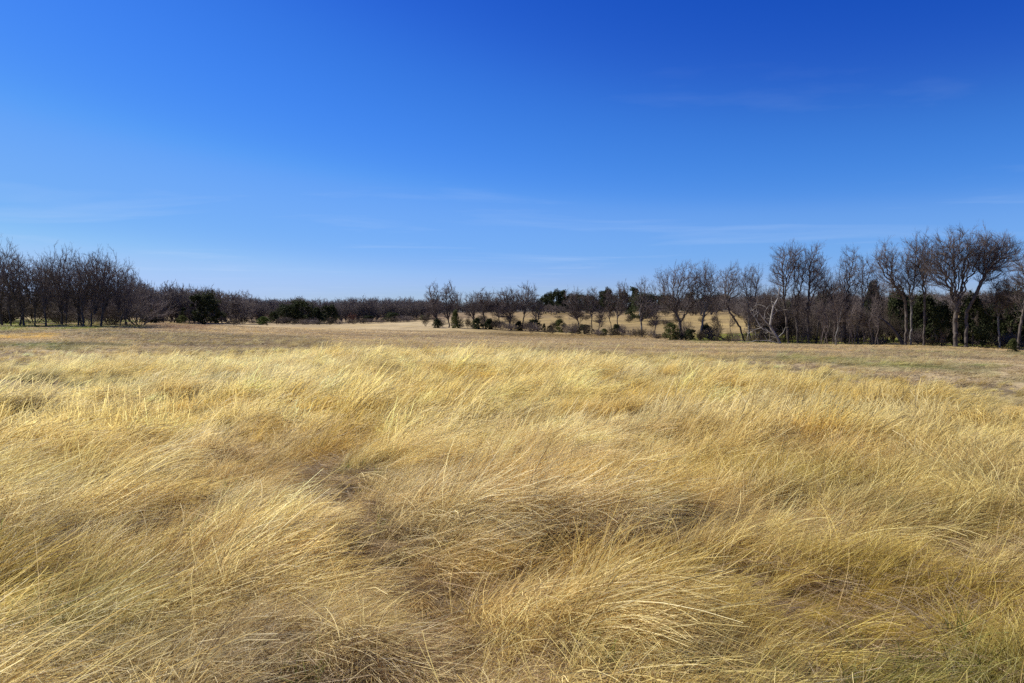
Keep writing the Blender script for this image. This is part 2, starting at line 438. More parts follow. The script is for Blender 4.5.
def scatter(name, pts, rotz, tilt, scl, tint, idx, collection, label):
    """one object whose points carry the tufts"""
    me = bpy.data.meshes.new(name)
    me.vertices.add(len(pts)); me.vertices.foreach_set('co', np.asarray(pts, np.float32).ravel())
    n = len(pts)
    def at(nm, ty, key, v):
        a = me.attributes.new(nm, ty, 'POINT'); a.data.foreach_set(key, np.asarray(v, np.float32).ravel())
    at('rot', 'FLOAT_VECTOR', 'vector', np.c_[tilt, rotz])
    at('scl', 'FLOAT_VECTOR', 'vector', scl)
    at('tint', 'FLOAT_COLOR', 'color', np.c_[tint, np.ones(n)])
    a = me.attributes.new('idx', 'INT', 'POINT'); a.data.foreach_set('value', np.asarray(idx, np.int32))
    me.materials.append(M_GRASS)
    ob = link(name, me)
    g = bpy.data.node_groups.new(name + '_scatter', 'GeometryNodeTree')
    g.interface.new_socket('Geometry', in_out='INPUT', socket_type='NodeSocketGeometry')
    g.interface.new_socket('Geometry', in_out='OUTPUT', socket_type='NodeSocketGeometry')
    N, L = g.nodes, g.links
    gi = N.new('NodeGroupInput'); go = N.new('NodeGroupOutput')
    ci = N.new('GeometryNodeCollectionInfo'); ci.inputs['Collection'].default_value = collection
    ci.inputs['Separate Children'].default_value = True; ci.inputs['Reset Children'].default_value = True
    ip = N.new('GeometryNodeInstanceOnPoints'); ip.inputs['Pick Instance'].default_value = True
    def na(nm, ty):
        x = N.new('GeometryNodeInputNamedAttribute'); x.data_type = ty; x.inputs['Name'].default_value = nm; return x
    rv = na('rot', 'FLOAT_VECTOR'); er = N.new('FunctionNodeEulerToRotation')
    L.new(rv.outputs['Attribute'], er.inputs[0]); L.new(er.outputs[0], ip.inputs['Rotation'])
    L.new(na('scl', 'FLOAT_VECTOR').outputs['Attribute'], ip.inputs['Scale'])
    L.new(na('idx', 'INT').outputs['Attribute'], ip.inputs['Instance Index'])
    L.new(gi.outputs[0], ip.inputs['Points']); L.new(ci.outputs[0], ip.inputs['Instance'])
    L.new(ip.outputs[0], go.inputs[0])
    md = ob.modifiers.new('tufts', 'NODES'); md.node_group = g
    tag(ob, label=label, cat='grass', kind='stuff')
    return ob

def scatter_pts(n_per_m2, dmin, dmax, amax=50, seed=0, power=None):
    """uniform points in the wedge ahead of the camera"""
    g = np.random.default_rng(seed)
    area = R(2 * amax) / 2 * (dmax ** 2 - dmin ** 2); n = int(area * n_per_m2)
    r = np.sqrt(dmin ** 2 + (dmax ** 2 - dmin ** 2) * g.random(n)); a = R(amax) * (2 * g.random(n) - 1)
    return r * np.sin(a), r * np.cos(a), g

def flow(x, y):
    """direction the wind has laid the grass, radians from +X"""
    f = R(16) + 1.35 * fbm(x, y, 0.85, 2, 50) + 0.7 * fbm(x, y, 6.0, 2, 60)
    # left of the hollow the stalks fall towards it and the viewer
    k = np.exp(-((x + 1.6) / 1.3) ** 2 - ((y - 3.3) / 0.9) ** 2)
    f = f - 1.25 * k
    k = np.exp(-((x - 0.5) / 1.0) ** 2 - ((y - 3.2) / 0.6) ** 2)
    return f - 0.9 * k

def Z(px, row, h=1.52):
    """field position seen at a picture spot, for a canopy h below the eye"""
    d = h * F / (row - HY); return PX(px, d), d
# (px, row, radius m, colour, amount): patches of other-coloured grass in the photograph
OCH = (0.57, 0.385, 0.06); RED = (0.42, 0.265, 0.10); GRN = (0.23, 0.23, 0.06); GRY = (0.46, 0.38, 0.24); PAL = (0.88, 0.76, 0.40); OLV = (0.46, 0.34, 0.07)
PATCH = [(930, 600, 1.3, (.46, .37, .05), 1.0), (800, 640, .6, (.46, .37, .06), .7), (760, 470, 1.0, (.52, .42, .09), .6), (840, 600, .8, OLV, .6), (60, 600, .8, (.50, .46, .19), .45), (20, 480, 1.6, (.50, .46, .18), .5), (1000, 480, 1.6, (.5, .44, .15), .5), (120, 640, .5, (.5, .45, .2), .4), (200, 400, 1.0, OCH, .5), (90, 440, 1.0, OCH, .5), (140, 495, .45, OCH, .8), (120, 565, .35, RED, .7), (250, 437, .9, RED, .7), (290, 455, .6, RED, .7),
         (320, 488, .35, OCH, .9), (690, 430, .9, OCH, .6), (860, 388, 1.6, OCH, .7), (960, 400, 1.2, OLV, .6), (960, 590, .55, OLV, .9), (880, 560, .5, OLV, .7),
         (420, 555, .3, RED, .5), (460, 580, .3, RED, .4), (300, 650, .5, GRY, .8), (380, 660, .4, GRY, .7), (180, 640, .5, GRY, .4), (740, 620, .4, GRY, .6),
         (950, 660, .35, GRN, .8), (1010, 650, .3, GRN, .8), (870, 655, .3, GRN, .7), (740, 648, .2, GRN, .6), (15, 590, .5, GRN, .6), (30, 540, .5, GRN, .4),
         (590, 620, .15, GRN, .7), (660, 620, .15, GRN, .5), (340, 462, .4, GRN, .25), (470, 500, .3, OCH, .3), (350, 440, .8, OCH, .3),
         (590, 400, 1.2, OCH, .35), (640, 520, .35, RED, .4), (560, 600, .6, PAL, .5), (480, 630, .4, PAL, .5), (940, 460, .5, RED, .5), (820, 440, .7, RED, .3), (460, 440, .9, PAL, .6), (230, 520, .6, PAL, .5),
         (400, 510, .5, PAL, .7), (160, 540, .4, PAL, .4), (250, 570, .4, PAL, .5), (560, 440, 1.0, PAL, .4), (780, 500, .6, PAL, .35), (720, 545, .35, GRY, .4),
         (60, 360, 4, PAL, .5), (180, 380, 3, PAL, .5), (300, 360, 4, PAL, .5), (800, 560, .4, OLV, .5), (640, 560, .4, OLV, .5), (520, 600, .3, OCH, .5)]
def tall_tint(x, y, g):
    n = len(x)
    base = np.array([0.79, 0.645, 0.255])
    c = np.repeat(base[None], n, 0)
    def mixin(col, k):
        nonlocal c
        c = c * (1 - k[:, None]) + np.array(col) * k[:, None]
    mixin(PAL, 0.65 * sstep(-0.15, 0.4, fbm(x * .8, y * 1.2, 1.5, 3, 71)))
    mixin(OCH, 0.65 * sstep(0.12, 0.42, fbm(x * .8, y * 1.2, 0.95, 3, 81)))
    mixin(RED, 0.4 * sstep(0.2, 0.5, fbm(x * .8, y * 1.2, 0.75, 3, 91)))
    mixin(OLV, 0.4 * sstep(0.15, 0.6, fbm(x, y, 3.2, 3, 101)) * sstep(-1, 3, x))
    mixin(GRY, 0.45 * sstep(0.2, 0.55, fbm(x, y, 1.1, 2, 111)) * (1 - sstep(6, 14, y)))
    mixin(GRY, 0.42 * np.exp(-(hollow(x, y) / 0.26) ** 2) * (1 - sstep(5, 9, y)))
    mixin((0.19, 0.19, 0.045), 0.85 * ((x < -6.5) & (x > -17)) * np.exp(-((y - 18.8 - 0.05 * x) / 1.9) ** 2) * np.clip(0.8 + fbm(x, y, 1.5, 2, 5), 0, 1))
    for px, row, r, col, a in PATCH:
        cx, cy = Z(px, row)
        k = np.exp(-(((x - cx) / r) ** 2 + ((y - cy) / (r * 1.1)) ** 2)) * a
        mixin(col, k * np.clip(0.9 + 0.8 * fbm(x, y, r, 2, px * 0.1), 0, 1))
    c = c * (g.uniform(0.74, 1.24, n) * (1 + 0.22 * fbm(x, y, 0.45, 2, 121)))[:, None]
    return np.clip(c, 0.02, 0.9)
def canopy(x, y):
    """height factor of the grass: mounds and hollows"""
    s = 0.95 + 0.35 * fbm(x, y, 1.7, 2, 43) + 0.7 * fbm(x * .8, y * 1.1, 0.58, 2, 47)
    s = s * (1 - 0.35 * np.exp(-((x + 0.8) / 0.6) ** 2 - ((y - 3.4) / 0.3) ** 2)) * (1 - 0.55 * np.exp(-(hollow(x, y) / 0.30) ** 2) * (1 - sstep(6, 12, y)))
    s = s * (1 - 0.78 * ((x < -7.5) & (x > -17)) * np.exp(-((y - 18.8 - 0.05 * x) / 2.0) ** 2))
    return np.clip(s, 0.2, 1.6)

def build_grass():
    g = np.random.default_rng(3)
    near = []
    for i in range(5):      # combed tufts, arching over; two of them lodged nearly flat
        near.append(tuft_mesh('combed_tuft', [blades(54, 6, 0.10, 0.66, 0.18, 0.0052, (42, 48, 52, 60, 66)[i], 12, (98, 96, 100, 98, 95)[i], 14, 11, rs=g),
                                              blades(10, 4, 0.12, 0.30, 0.1, 0.0052, 25, 20, 80, 30, 60, rs=g)]))
    for i in range(3):      # looser tufts
        near.append(tuft_mesh('loose_tuft', [blades(48, 5, 0.12, 0.52, 0.16, 0.0052, 25, 16, 78, 28, 34, rs=g)]))
    K_near = kit('long_grass_tuft', near)
    # layer 1: the fine tufts close by
    x, y, q = scatter_pts(165, 1.4, 10.5, 46, 1)
    keep = y > 0.6; x, y = x[keep], y[keep]
    keep = q.random(len(x)) < (1 - 0.5 * np.exp(-(hollow(x, y) / 0.28) ** 2)) * np.clip(0.9 + 1.3 * fbm(x * .85, y * 1.15, 0.5, 2, 99), 0.22, 1)
    x, y = x[keep], y[keep]
    n = len(x); s = canopy(x, y) * q.uniform(0.6, 1.3, n) * GS * (0.7 + 0.3 * sstep(1.2, 4.0, np.hypot(x, y)))
    scatter('long_grass', np.c_[x, y, terrain(x, y) - 0.01], flow(x, y) + q.normal(0, 0.22, n), q.normal(0, 0.10, (n, 2)),
            np.c_[s * q.uniform(.9, 1.15, n), s, s * q.uniform(.75, 1.15, n)], tall_tint(x, y, q), q.integers(0, 8, n), K_near,
            'long windblown straw-coloured grass filling the foreground')
    # sheaves: thick heads of pale stalks that lean over and shade the hollow beside them
    shf = [tuft_mesh('sheaf', [blades(130, 6, 0.15, 0.74, 0.12, 0.0056, (30, 42, 50, 38)[i], 9, (92, 98, 100, 90)[i], 9, 9, rs=g)]) for i in range(4)]
    x, y, q = scatter_pts(6.5, 3.0, 17, 46, 41); keep = q.random(len(x)) < np.clip(0.5 + 1.6 * fbm(x, y, 0.8, 2, 88), 0, 1); x, y = x[keep], y[keep]; n = len(x)
    s = q.uniform(0.5, 0.95, n) * 0.72 * (0.75 + 0.25 * sstep(2.5, 6, y))
    scatter('straw_sheaves', np.c_[x, y, terrain(x, y) - 0.01], flow(x, y) + q.normal(0, 0.35, n), q.normal(0, 0.12, (n, 2)), np.repeat(s[:, None], 3, 1),
            np.clip(tall_tint(x, y, q) * np.array([1.05, 1.06, 1.08]), 0, .9), q.integers(0, 4, n), kit('sheaf', shf), 'thick leaning heads of pale straw rising out of the long grass')
    # layer 2: to the edge of the long grass
    far = []
    for i in range(5):
        far.append(tuft_mesh('far_tuft', [blades(70, 4, 0.24, 0.62, 0.16, 0.0125, 38, 14, 95, 16, 14, rs=g), blades(14, 3, 0.28, 0.3, 0.1, 0.0125, 25, 20, 80, 30, 60, rs=g)], M_MIDG))
    for i in range(2):
        far.append(tuft_mesh('far_loose_tuft', [blades(64, 4, 0.26, 0.55, 0.16, 0.0125, 20, 16, 65, 25, 30, rs=g)], M_MIDG))
    K_far = kit('farther_grass_tuft', far)
    x, y, q = scatter_pts(34, 9.5, 49, 46, 2)
    keep = q.random(len(x)) < np.clip((1.18 - np.hypot(x, y) / edge(x, y)) / 0.42, 0, 1) * np.clip(0.82 + 0.9 * fbm(x, y, 1.0, 2, 66), 0.3, 1); x, y = x[keep], y[keep]
    n = len(x); s = canopy(x, y) * q.uniform(0.6, 1.3, n) * GS * 1.08
    s *= 1 - 0.68 * sstep(0.62, 1.08, np.hypot(x, y) / edge(x, y))
    scatter('long_grass_beyond', np.c_[x, y, terrain(x, y) - 0.01], flow(x, y) + q.normal(0, 0.25, n), q.normal(0, 0.08, (n, 2)),
            np.c_[s, s, s * q.uniform(.8, 1.2, n)], tall_tint(x, y, q), q.integers(0, 7, n), K_far,
            'pale golden long grass across the middle of the field')
    # layer 2b: scattered lower clumps thinning out over the short turf
    x, y, q = scatter_pts(4.0, 18, 90, 46, 22); d = np.hypot(x, y)
    keep = (d > edge(x, y) * 0.95) & (q.random(len(x)) < np.clip(0.2 + 1.5 * fbm(x * .6, y * 1.0, 3.5, 3, 15), 0, 1) * np.clip(1.5 - d / 60, 0.15, 1)); x, y = x[keep], y[keep]; n = len(x); s = q.uniform(0.25, 0.6, n)
    scatter('scattered_clumps', np.c_[x, y, terrain(x, y) - 0.01], flow(x, y) + q.normal(0, 0.4, n), q.normal(0, 0.08, (n, 2)), np.c_[s * 1.4, s * 1.4, s],
            np.clip((tall_tint(x, y, q) * .45 + zone_colour(x, y) * .75), .02, .85), q.integers(0, 7, n), K_far, 'low tan grass clumps scattered over the short turf')
    # layer 3: flat dead thatch in the near field
    th = [tuft_mesh('thatch', [blades(70, 4, 0.16, 0.26, 0.1, 0.003, 72, 10, 92, 12, 70, rs=g)]) for i in range(4)]
    K_th = kit('thatch_mat', th)
    x, y, q = scatter_pts(50, 1.4, 9.0, 46, 4); keep = y > 0.6; x, y = x[keep], y[keep]; n = len(x)
    tn = np.array([0.42, 0.32, 0.175])[None] * q.uniform(0.6, 1.3, n)[:, None] * (1 + 0.25 * fbm(x, y, 0.6, 2, 8))[:, None]
    scatter('grass_thatch', np.c_[x, y, terrain(x, y) + 0.01], q.uniform(0, 6.28, n), q.normal(0, 0.1, (n, 2)), np.repeat(q.uniform(0.8, 1.3, n)[:, None], 3, 1),
            tn, q.integers(0, 4, n), K_th, 'matted grey-brown dead thatch showing between the near grass tufts')
    # layer 4: stray stalks standing above the rest, and pale long straws
    st = [tuft_mesh('stalk', [blades(3, 12, 0.10, 0.80, 0.2, 0.0034, 12 + 6 * i, 10, 40 + 7 * i, 15, 40, rs=g)]) for i in range(6)]
    K_st = kit('stray_stalk', st)
    x, y, q = scatter_pts(8, 3.4, 13, 50, 6); keep = y > 2.6; x, y = x[keep], y[keep]; n = len(x)
    tn = np.array([0.72, 0.56, 0.28])[None] * q.uniform(0.75, 1.2, n)[:, None]
    scatter('stray_stalks', np.c_[x, y, terrain(x, y) + 0.05], flow(x, y) + q.normal(0, 0.6, n), q.normal(0, 0.12, (n, 2)), np.repeat(q.uniform(0.4, 0.8, n)[:, None], 3, 1),
            tn, q.integers(0, 6, n), K_st, 'single pale straws sticking up out of the near grass')
    # layer 5: green winter shoots low in the near gaps
    gr = [tuft_mesh('shoots', [blades(40, 3, 0.09, 0.16, 0.05, 0.004, 10, 18, 45, 25, 90, rs=g)]) for i in range(3)]
    K_gr = kit('green_shoot', gr)
    x, y, q = scatter_pts(30, 1.5, 8.0, 56, 7)
    w = np.zeros(len(x))
    for px, row, r, col, a in PATCH:
        if col == GRN:
            cx, cy = Z(px, row, 1.5); w = np.maximum(w, a * np.exp(-((x - cx) ** 2 + (y - cy) ** 2) / r ** 2))
    w = np.maximum(w, 0.6 * sstep(0.35, 0.7, fbm(x, y, 0.9, 2, 33)))
    keep = q.random(len(x)) < w; x, y = x[keep], y[keep]; n = len(x)
    scatter('green_shoots', np.c_[x, y, terrain(x, y)], q.uniform(0, 6.28, n), q.normal(0, 0.1, (n, 2)), np.repeat(q.uniform(0.7, 1.2, n)[:, None], 3, 1),
            np.array([0.13, 0.17, 0.035])[None] * q.uniform(0.7, 1.3, n)[:, None], q.integers(0, 3, n), K_gr, 'low green shoots in gaps between the dry tufts')
    # layer 6: short turf from the edge of the long grass to the trees and beyond
    sh = [tuft_mesh('short', [blades(60, 2, 0.45, 0.14, 0.05, 0.014, 55, 12, 85, 12, 45, rs=g)], M_TURF) for i in range(4)]
    K_sh = kit('short_turf_tuft', sh)
    x, y, q = scatter_pts(3.4, 15, 130, 50, 8)
    d = np.hypot(x, y); keep = (d > edge(x, y) * 0.93) & (q.random(len(x)) < np.clip(1.4 - d / 150, 0, 1)); x, y = x[keep], y[keep]; n = len(x)
    d = np.hypot(x, y)
    col = zone_colour(x, y) * q.uniform(0.9, 1.3, n)[:, None] * 1.35
    s = q.uniform(0.6, 1.3, n) * (1 + 0.6 * sstep(40, 120, d))
    scatter('short_turf', np.c_[x, y, terrain(x, y) - 0.005], flow(x, y) + q.normal(0, 0.6, n), q.normal(0, 0.04, (n, 2)), np.c_[s, s, s * q.uniform(.6, 1.3, n)],
            np.clip(col, 0.02, 0.85), q.integers(0, 4, n), K_sh, 'short brown and greenish turf between the long grass and the trees')
build_grass()

# ------------------------------------------------------------------ bare trees: branches that grow towards points filling the crown
def in_env(env, n, g):
    out = []
    vol = np.array([e[3] * e[4] * e[5] for e in env]); vol = vol / vol.sum()
    for e, v in zip(env, vol):
        m = int(n * v) + 4
        p = g.normal(size=(m, 3)); p /= np.linalg.norm(p, axis=1, keepdims=True)
        p *= (g.random(m)[:, None] ** (1 / 2.4))
        k = 1 + 0.22 * np.sin(3 * np.arctan2(p[:, 1], p[:, 0]) + e[0]) * 0.6 + 0.12 * g.normal(size=m)
        p *= k[:, None]
        out.append(p * np.array(e[3:6]) + np.array(e[:3]))
    p = np.concatenate(out); return p[p[:, 2] > 0.6]
def grow(env, stems, n_att=900, D=0.32, seed=0, up=0.10):
    """env: ellipsoids (x,y,z,rx,ry,rz) the crown fills; stems: waypoint lists of the trunks.
    Limbs reach from the trunks to the crown's shell, branches from the limbs into it, twigs from those:
    each leaves its parent smoothly and bends up towards its own end point."""
    g = np.random.default_rng(seed)
    pos, par, tan, gen = [], [], [], []
    def path(P, prev, lv):
        for k in range(len(P)):
            t = P[min(k + 1, len(P) - 1)] - P[max(k - 1, 0)]; n_ = np.linalg.norm(t) + 1e-9
            pos.append(P[k]); par.append(prev); tan.append(t / n_); gen.append(lv); prev = len(pos) - 1
    for st in stems:
        st = [np.array(p, float) for p in st]; P = [st[0]]
        for a, b in zip(st[:-1], st[1:]):
            m = max(1, int(np.linalg.norm(b - a) / D))
            for k in range(1, m + 1): P.append(a + (b - a) * k / m + g.normal(0, 0.03, 3) * (k < m))
        path(P, -1, 0)
    zt = max(st[-1][2] for st in stems)
    def reach(T, lv, bendk, ok_mask, down=1.3):
        A = np.array(pos); tg = np.array(tan); idx = np.where(ok_mask)[0]; A = A[idx]; tg = tg[idx]
        if not len(idx): return
        d = T[:, None] - A[None]; L = np.linalg.norm(d, axis=2) + 1e-6; u = d / L[..., None]
        ax = tg * 0.9 + np.array([0, 0, 0.5]); ax /= np.linalg.norm(ax, axis=1, keepdims=True)
        cost = L * (1 + down * (1 - (u * ax[None]).sum(2))) + 1.5 * np.maximum(-d[..., 2], 0) + 0.03 * g.random(L.shape)
        j = cost.argmin(1)
        for i in range(len(T)):
            p = A[j[i]]; e = T[i]; v = e - p; Ln = np.linalg.norm(v)
            if Ln < 0.15: continue
            t0 = tg[j[i]] * 0.5 + v / Ln * 0.8; t0[2] *= 0.8; t0 /= np.linalg.norm(t0)
            c = p + t0 * Ln * bendk - np.array([0, 0, 0.04 * Ln])
            m = max(2, int(round(Ln / (D * 1.25)))); w = g.normal(0, 0.035 * Ln ** 0.5, (m + 1, 3)); P = []
            for k in range(1, m + 1):
                t = k / m; P.append((1 - t) ** 2 * p + 2 * t * (1 - t) * c + t * t * e + w[k] * (k < m))
            path(P, int(idx[j[i]]), lv)
    # limbs
    T = []
    for e in env:
        n1 = int(np.clip(3 + 3.0 * e[3], 4, 13))
        for k in range(n1):
            a = 6.283 * (k + g.uniform(-.35, .35)) / n1 + e[0]; el = g.uniform(0.05, 1.25)
            q = np.array([math.cos(a) * math.cos(el), math.sin(a) * math.cos(el), math.sin(el)]) * g.uniform(.78, .98)
            T.append(np.array(e[:3]) + q * np.array(e[3:6]))
    T = np.array(T); ar = np.array(pos)
    order = np.argsort(T[:, 2] * 0 + g.random(len(T))); T = T[order]
    lo = zt * 0.55
    half = len(T) // 2
    reach(T[:half], 1, 0.5, ar[:, 2] > lo, 0.9)
    gm = np.array(gen); reach(T[half:], 1, 0.5, (np.array(pos)[:, 2] > lo), 1.1)
    # branches, then branchlets
    nb = max(20, n_att // 11)
    reach(in_env(env, nb, g)[:nb * 2], 2, 0.5, np.array(pos)[:, 2] > lo, 1.5)
    reach(in_env([(e[0], e[1], e[2], e[3] * 1.04, e[4] * 1.04, e[5] * 1.04) for e in env], int(n_att / 3.0), g), 3, 0.45, np.array(gen) > 0, 1.8)
    return np.array(pos), np.array(par), g
def prisms(p0, p1, r0, r1, n):
    t = p1 - p0; t /= np.linalg.norm(t, axis=1, keepdims=True) + 1e-9
    ref = np.where(np.abs(t[:, 2:3]) > 0.9, np.array([1.0, 0, 0]), np.array([0, 0, 1.0]))
    a = np.cross(t, ref); a /= np.linalg.norm(a, axis=1, keepdims=True); b = np.cross(t, a)
    k = np.arange(n) * 2 * math.pi / n
    ring = a[:, None] * np.cos(k)[None, :, None] + b[:, None] * np.sin(k)[None, :, None]
    V = np.stack([p0[:, None] + ring * r0[:, None, None], p1[:, None] + ring * r1[:, None, None]], 1).reshape(-1, 3)
    base = (np.arange(len(p0)) * 2 * n)[:, None]; j = np.arange(n)[None]
    q = np.stack([base + j, base + (j + 1) % n, base + n + (j + 1) % n, base + n + j], -1).reshape(-1, 4)
    return V, q
def bare_tree_meshes(env, stems, seed, trunk_r=0.2, n_att=900, D=0.32, twigs=4, tw_len=0.55, bark=None, twig=None, up=0.10, name='bare_tree', thick=1.0):
    tw_len *= 1.3; twigs = max(2, twigs - (D < 0.35)); trunk_r *= 1.0
    pos, par, g = grow(env, stems, n_att, D, seed, up)
    n = len(pos); p_ = 2.3
    acc = np.zeros(n); nk = np.bincount(par[par >= 0], minlength=n)
    acc[nk == 0] = 1.0
    for i in range(n - 1, -1, -1):
        if par[i] >= 0: acc[par[i]] += acc[i]
    r = acc ** (1 / p_); r = 0.0085 + (r - 1) / max(r.max() - 1, 1e-6) * (trunk_r * 0.72 - 0.0085)
    e = np.where(par >= 0)[0]; r0 = r[par[e]]; r1 = r[e]
    r0 = np.minimum(r0, r1 * 1.35 + 0.003)
    thk = r1 > 0.045
    base = e[thk]
    Vt, qt = prisms(pos[par[base]], pos[base] + (pos[base] - pos[par[base]]) * 0.06, r0[thk], r1[thk], 7)
    # root flare
    fl = np.where((par[e] >= 0) & (par[par[e]] < 0))[0]
    parts_t = [(Vt, qt)]
    if len(fl):
        q0 = pos[par[e[fl]]]
        parts_t.append(prisms(q0 - np.array([0, 0, 0.5]), q0 + np.array([0, 0, 0.35]), r0[fl] * 1.7, r0[fl] * 1.02, 7))
    mt = fast_mesh(name + '_trunk', *join(parts_t), bark or M_BARK, smooth=True)
    th = e[~thk]
    parts_c = [prisms(pos[par[th]], pos[th], r0[~thk] * thick, r1[~thk] * thick, 4)]
    tw = np.where((r < 0.05) & (par >= 0))[0]
    tw = np.repeat(tw, twigs)
    if twigs:
        d0 = pos[tw] - pos[par[tw]]; d0 /= np.linalg.norm(d0, axis=1, keepdims=True) + 1e-6
        dr = d0 * 1.0 + g.normal(0, 0.24, d0.shape) + np.array([0, 0, 0.30]); dr /= np.linalg.norm(dr, axis=1, keepdims=True)
        ln = tw_len * g.uniform(0.4, 1.3, len(tw))
        s0 = pos[par[tw]] + (pos[tw] - pos[par[tw]]) * g.random(len(tw))[:, None]
        mid = s0 + dr * (ln * 0.5)[:, None]
        d2 = dr + g.normal(0, 0.12, dr.shape) + np.array([0, 0, 0.12]); d2 /= np.linalg.norm(d2, axis=1, keepdims=True)
        tip = mid + d2 * (ln * 0.5)[:, None]
        o = np.ones(len(tw)) * thick
        parts_c.append(prisms(s0, mid, o * 0.0050, o * 0.0040, 3)); parts_c.append(prisms(mid, tip, o * 0.0045, o * 0.002, 3))
        for sgn in (1, 2):
            d3 = dr + g.normal(0, 0.38, dr.shape); d3 /= np.linalg.norm(d3, axis=1, keepdims=True)
            parts_c.append(prisms(mid, mid + d3 * (ln * 0.45)[:, None], o * 0.0038, o * 0.002, 3))
    mc = fast_mesh(name + '_crown', *join(parts_c), twig or M_TWIG)
    return mt, mc
def join(parts):
    Vs, qs = [], []; o = 0
    for V, q in parts:
        Vs.append(V); qs.append(q + o); o += len(V)
    return np.concatenate(Vs), np.concatenate(qs)

def place(name, meshes, part_names, x, y, rot, scl, label, cat, group, sink=0.05):
    z = terrain(x, y)[0]
    e = bpy.data.objects.new(name, None); COL.objects.link(e)
    e.empty_display_size = 0.5
    e.location = (x, y, z - sink); e.rotation_euler = (0, 0, rot); e.scale = (scl, scl, scl) if not isinstance(scl, tuple) else scl
    for m, pn in zip(meshes, part_names): link(pn, m, e)
    tag(e, label, cat, group)
    return e

ORD = ['first', 'second', 'third', 'fourth', 'fifth', 'sixth', 'seventh', 'eighth', 'ninth', 'tenth', 'eleventh', 'twelfth', 'thirteenth', 'fourteenth', 'fifteenth',
       'sixteenth', 'seventeenth', 'eighteenth', 'nineteenth', 'twentieth', 'twenty-first', 'twenty-second', 'twenty-third', 'twenty-fourth', 'twenty-fifth',
       'twenty-sixth', 'twenty-seventh', 'twenty-eighth', 'twenty-ninth', 'thirtieth', 'thirty-first', 'thirty-second', 'thirty-third', 'thirty-fourth', 'thirty-fifth']

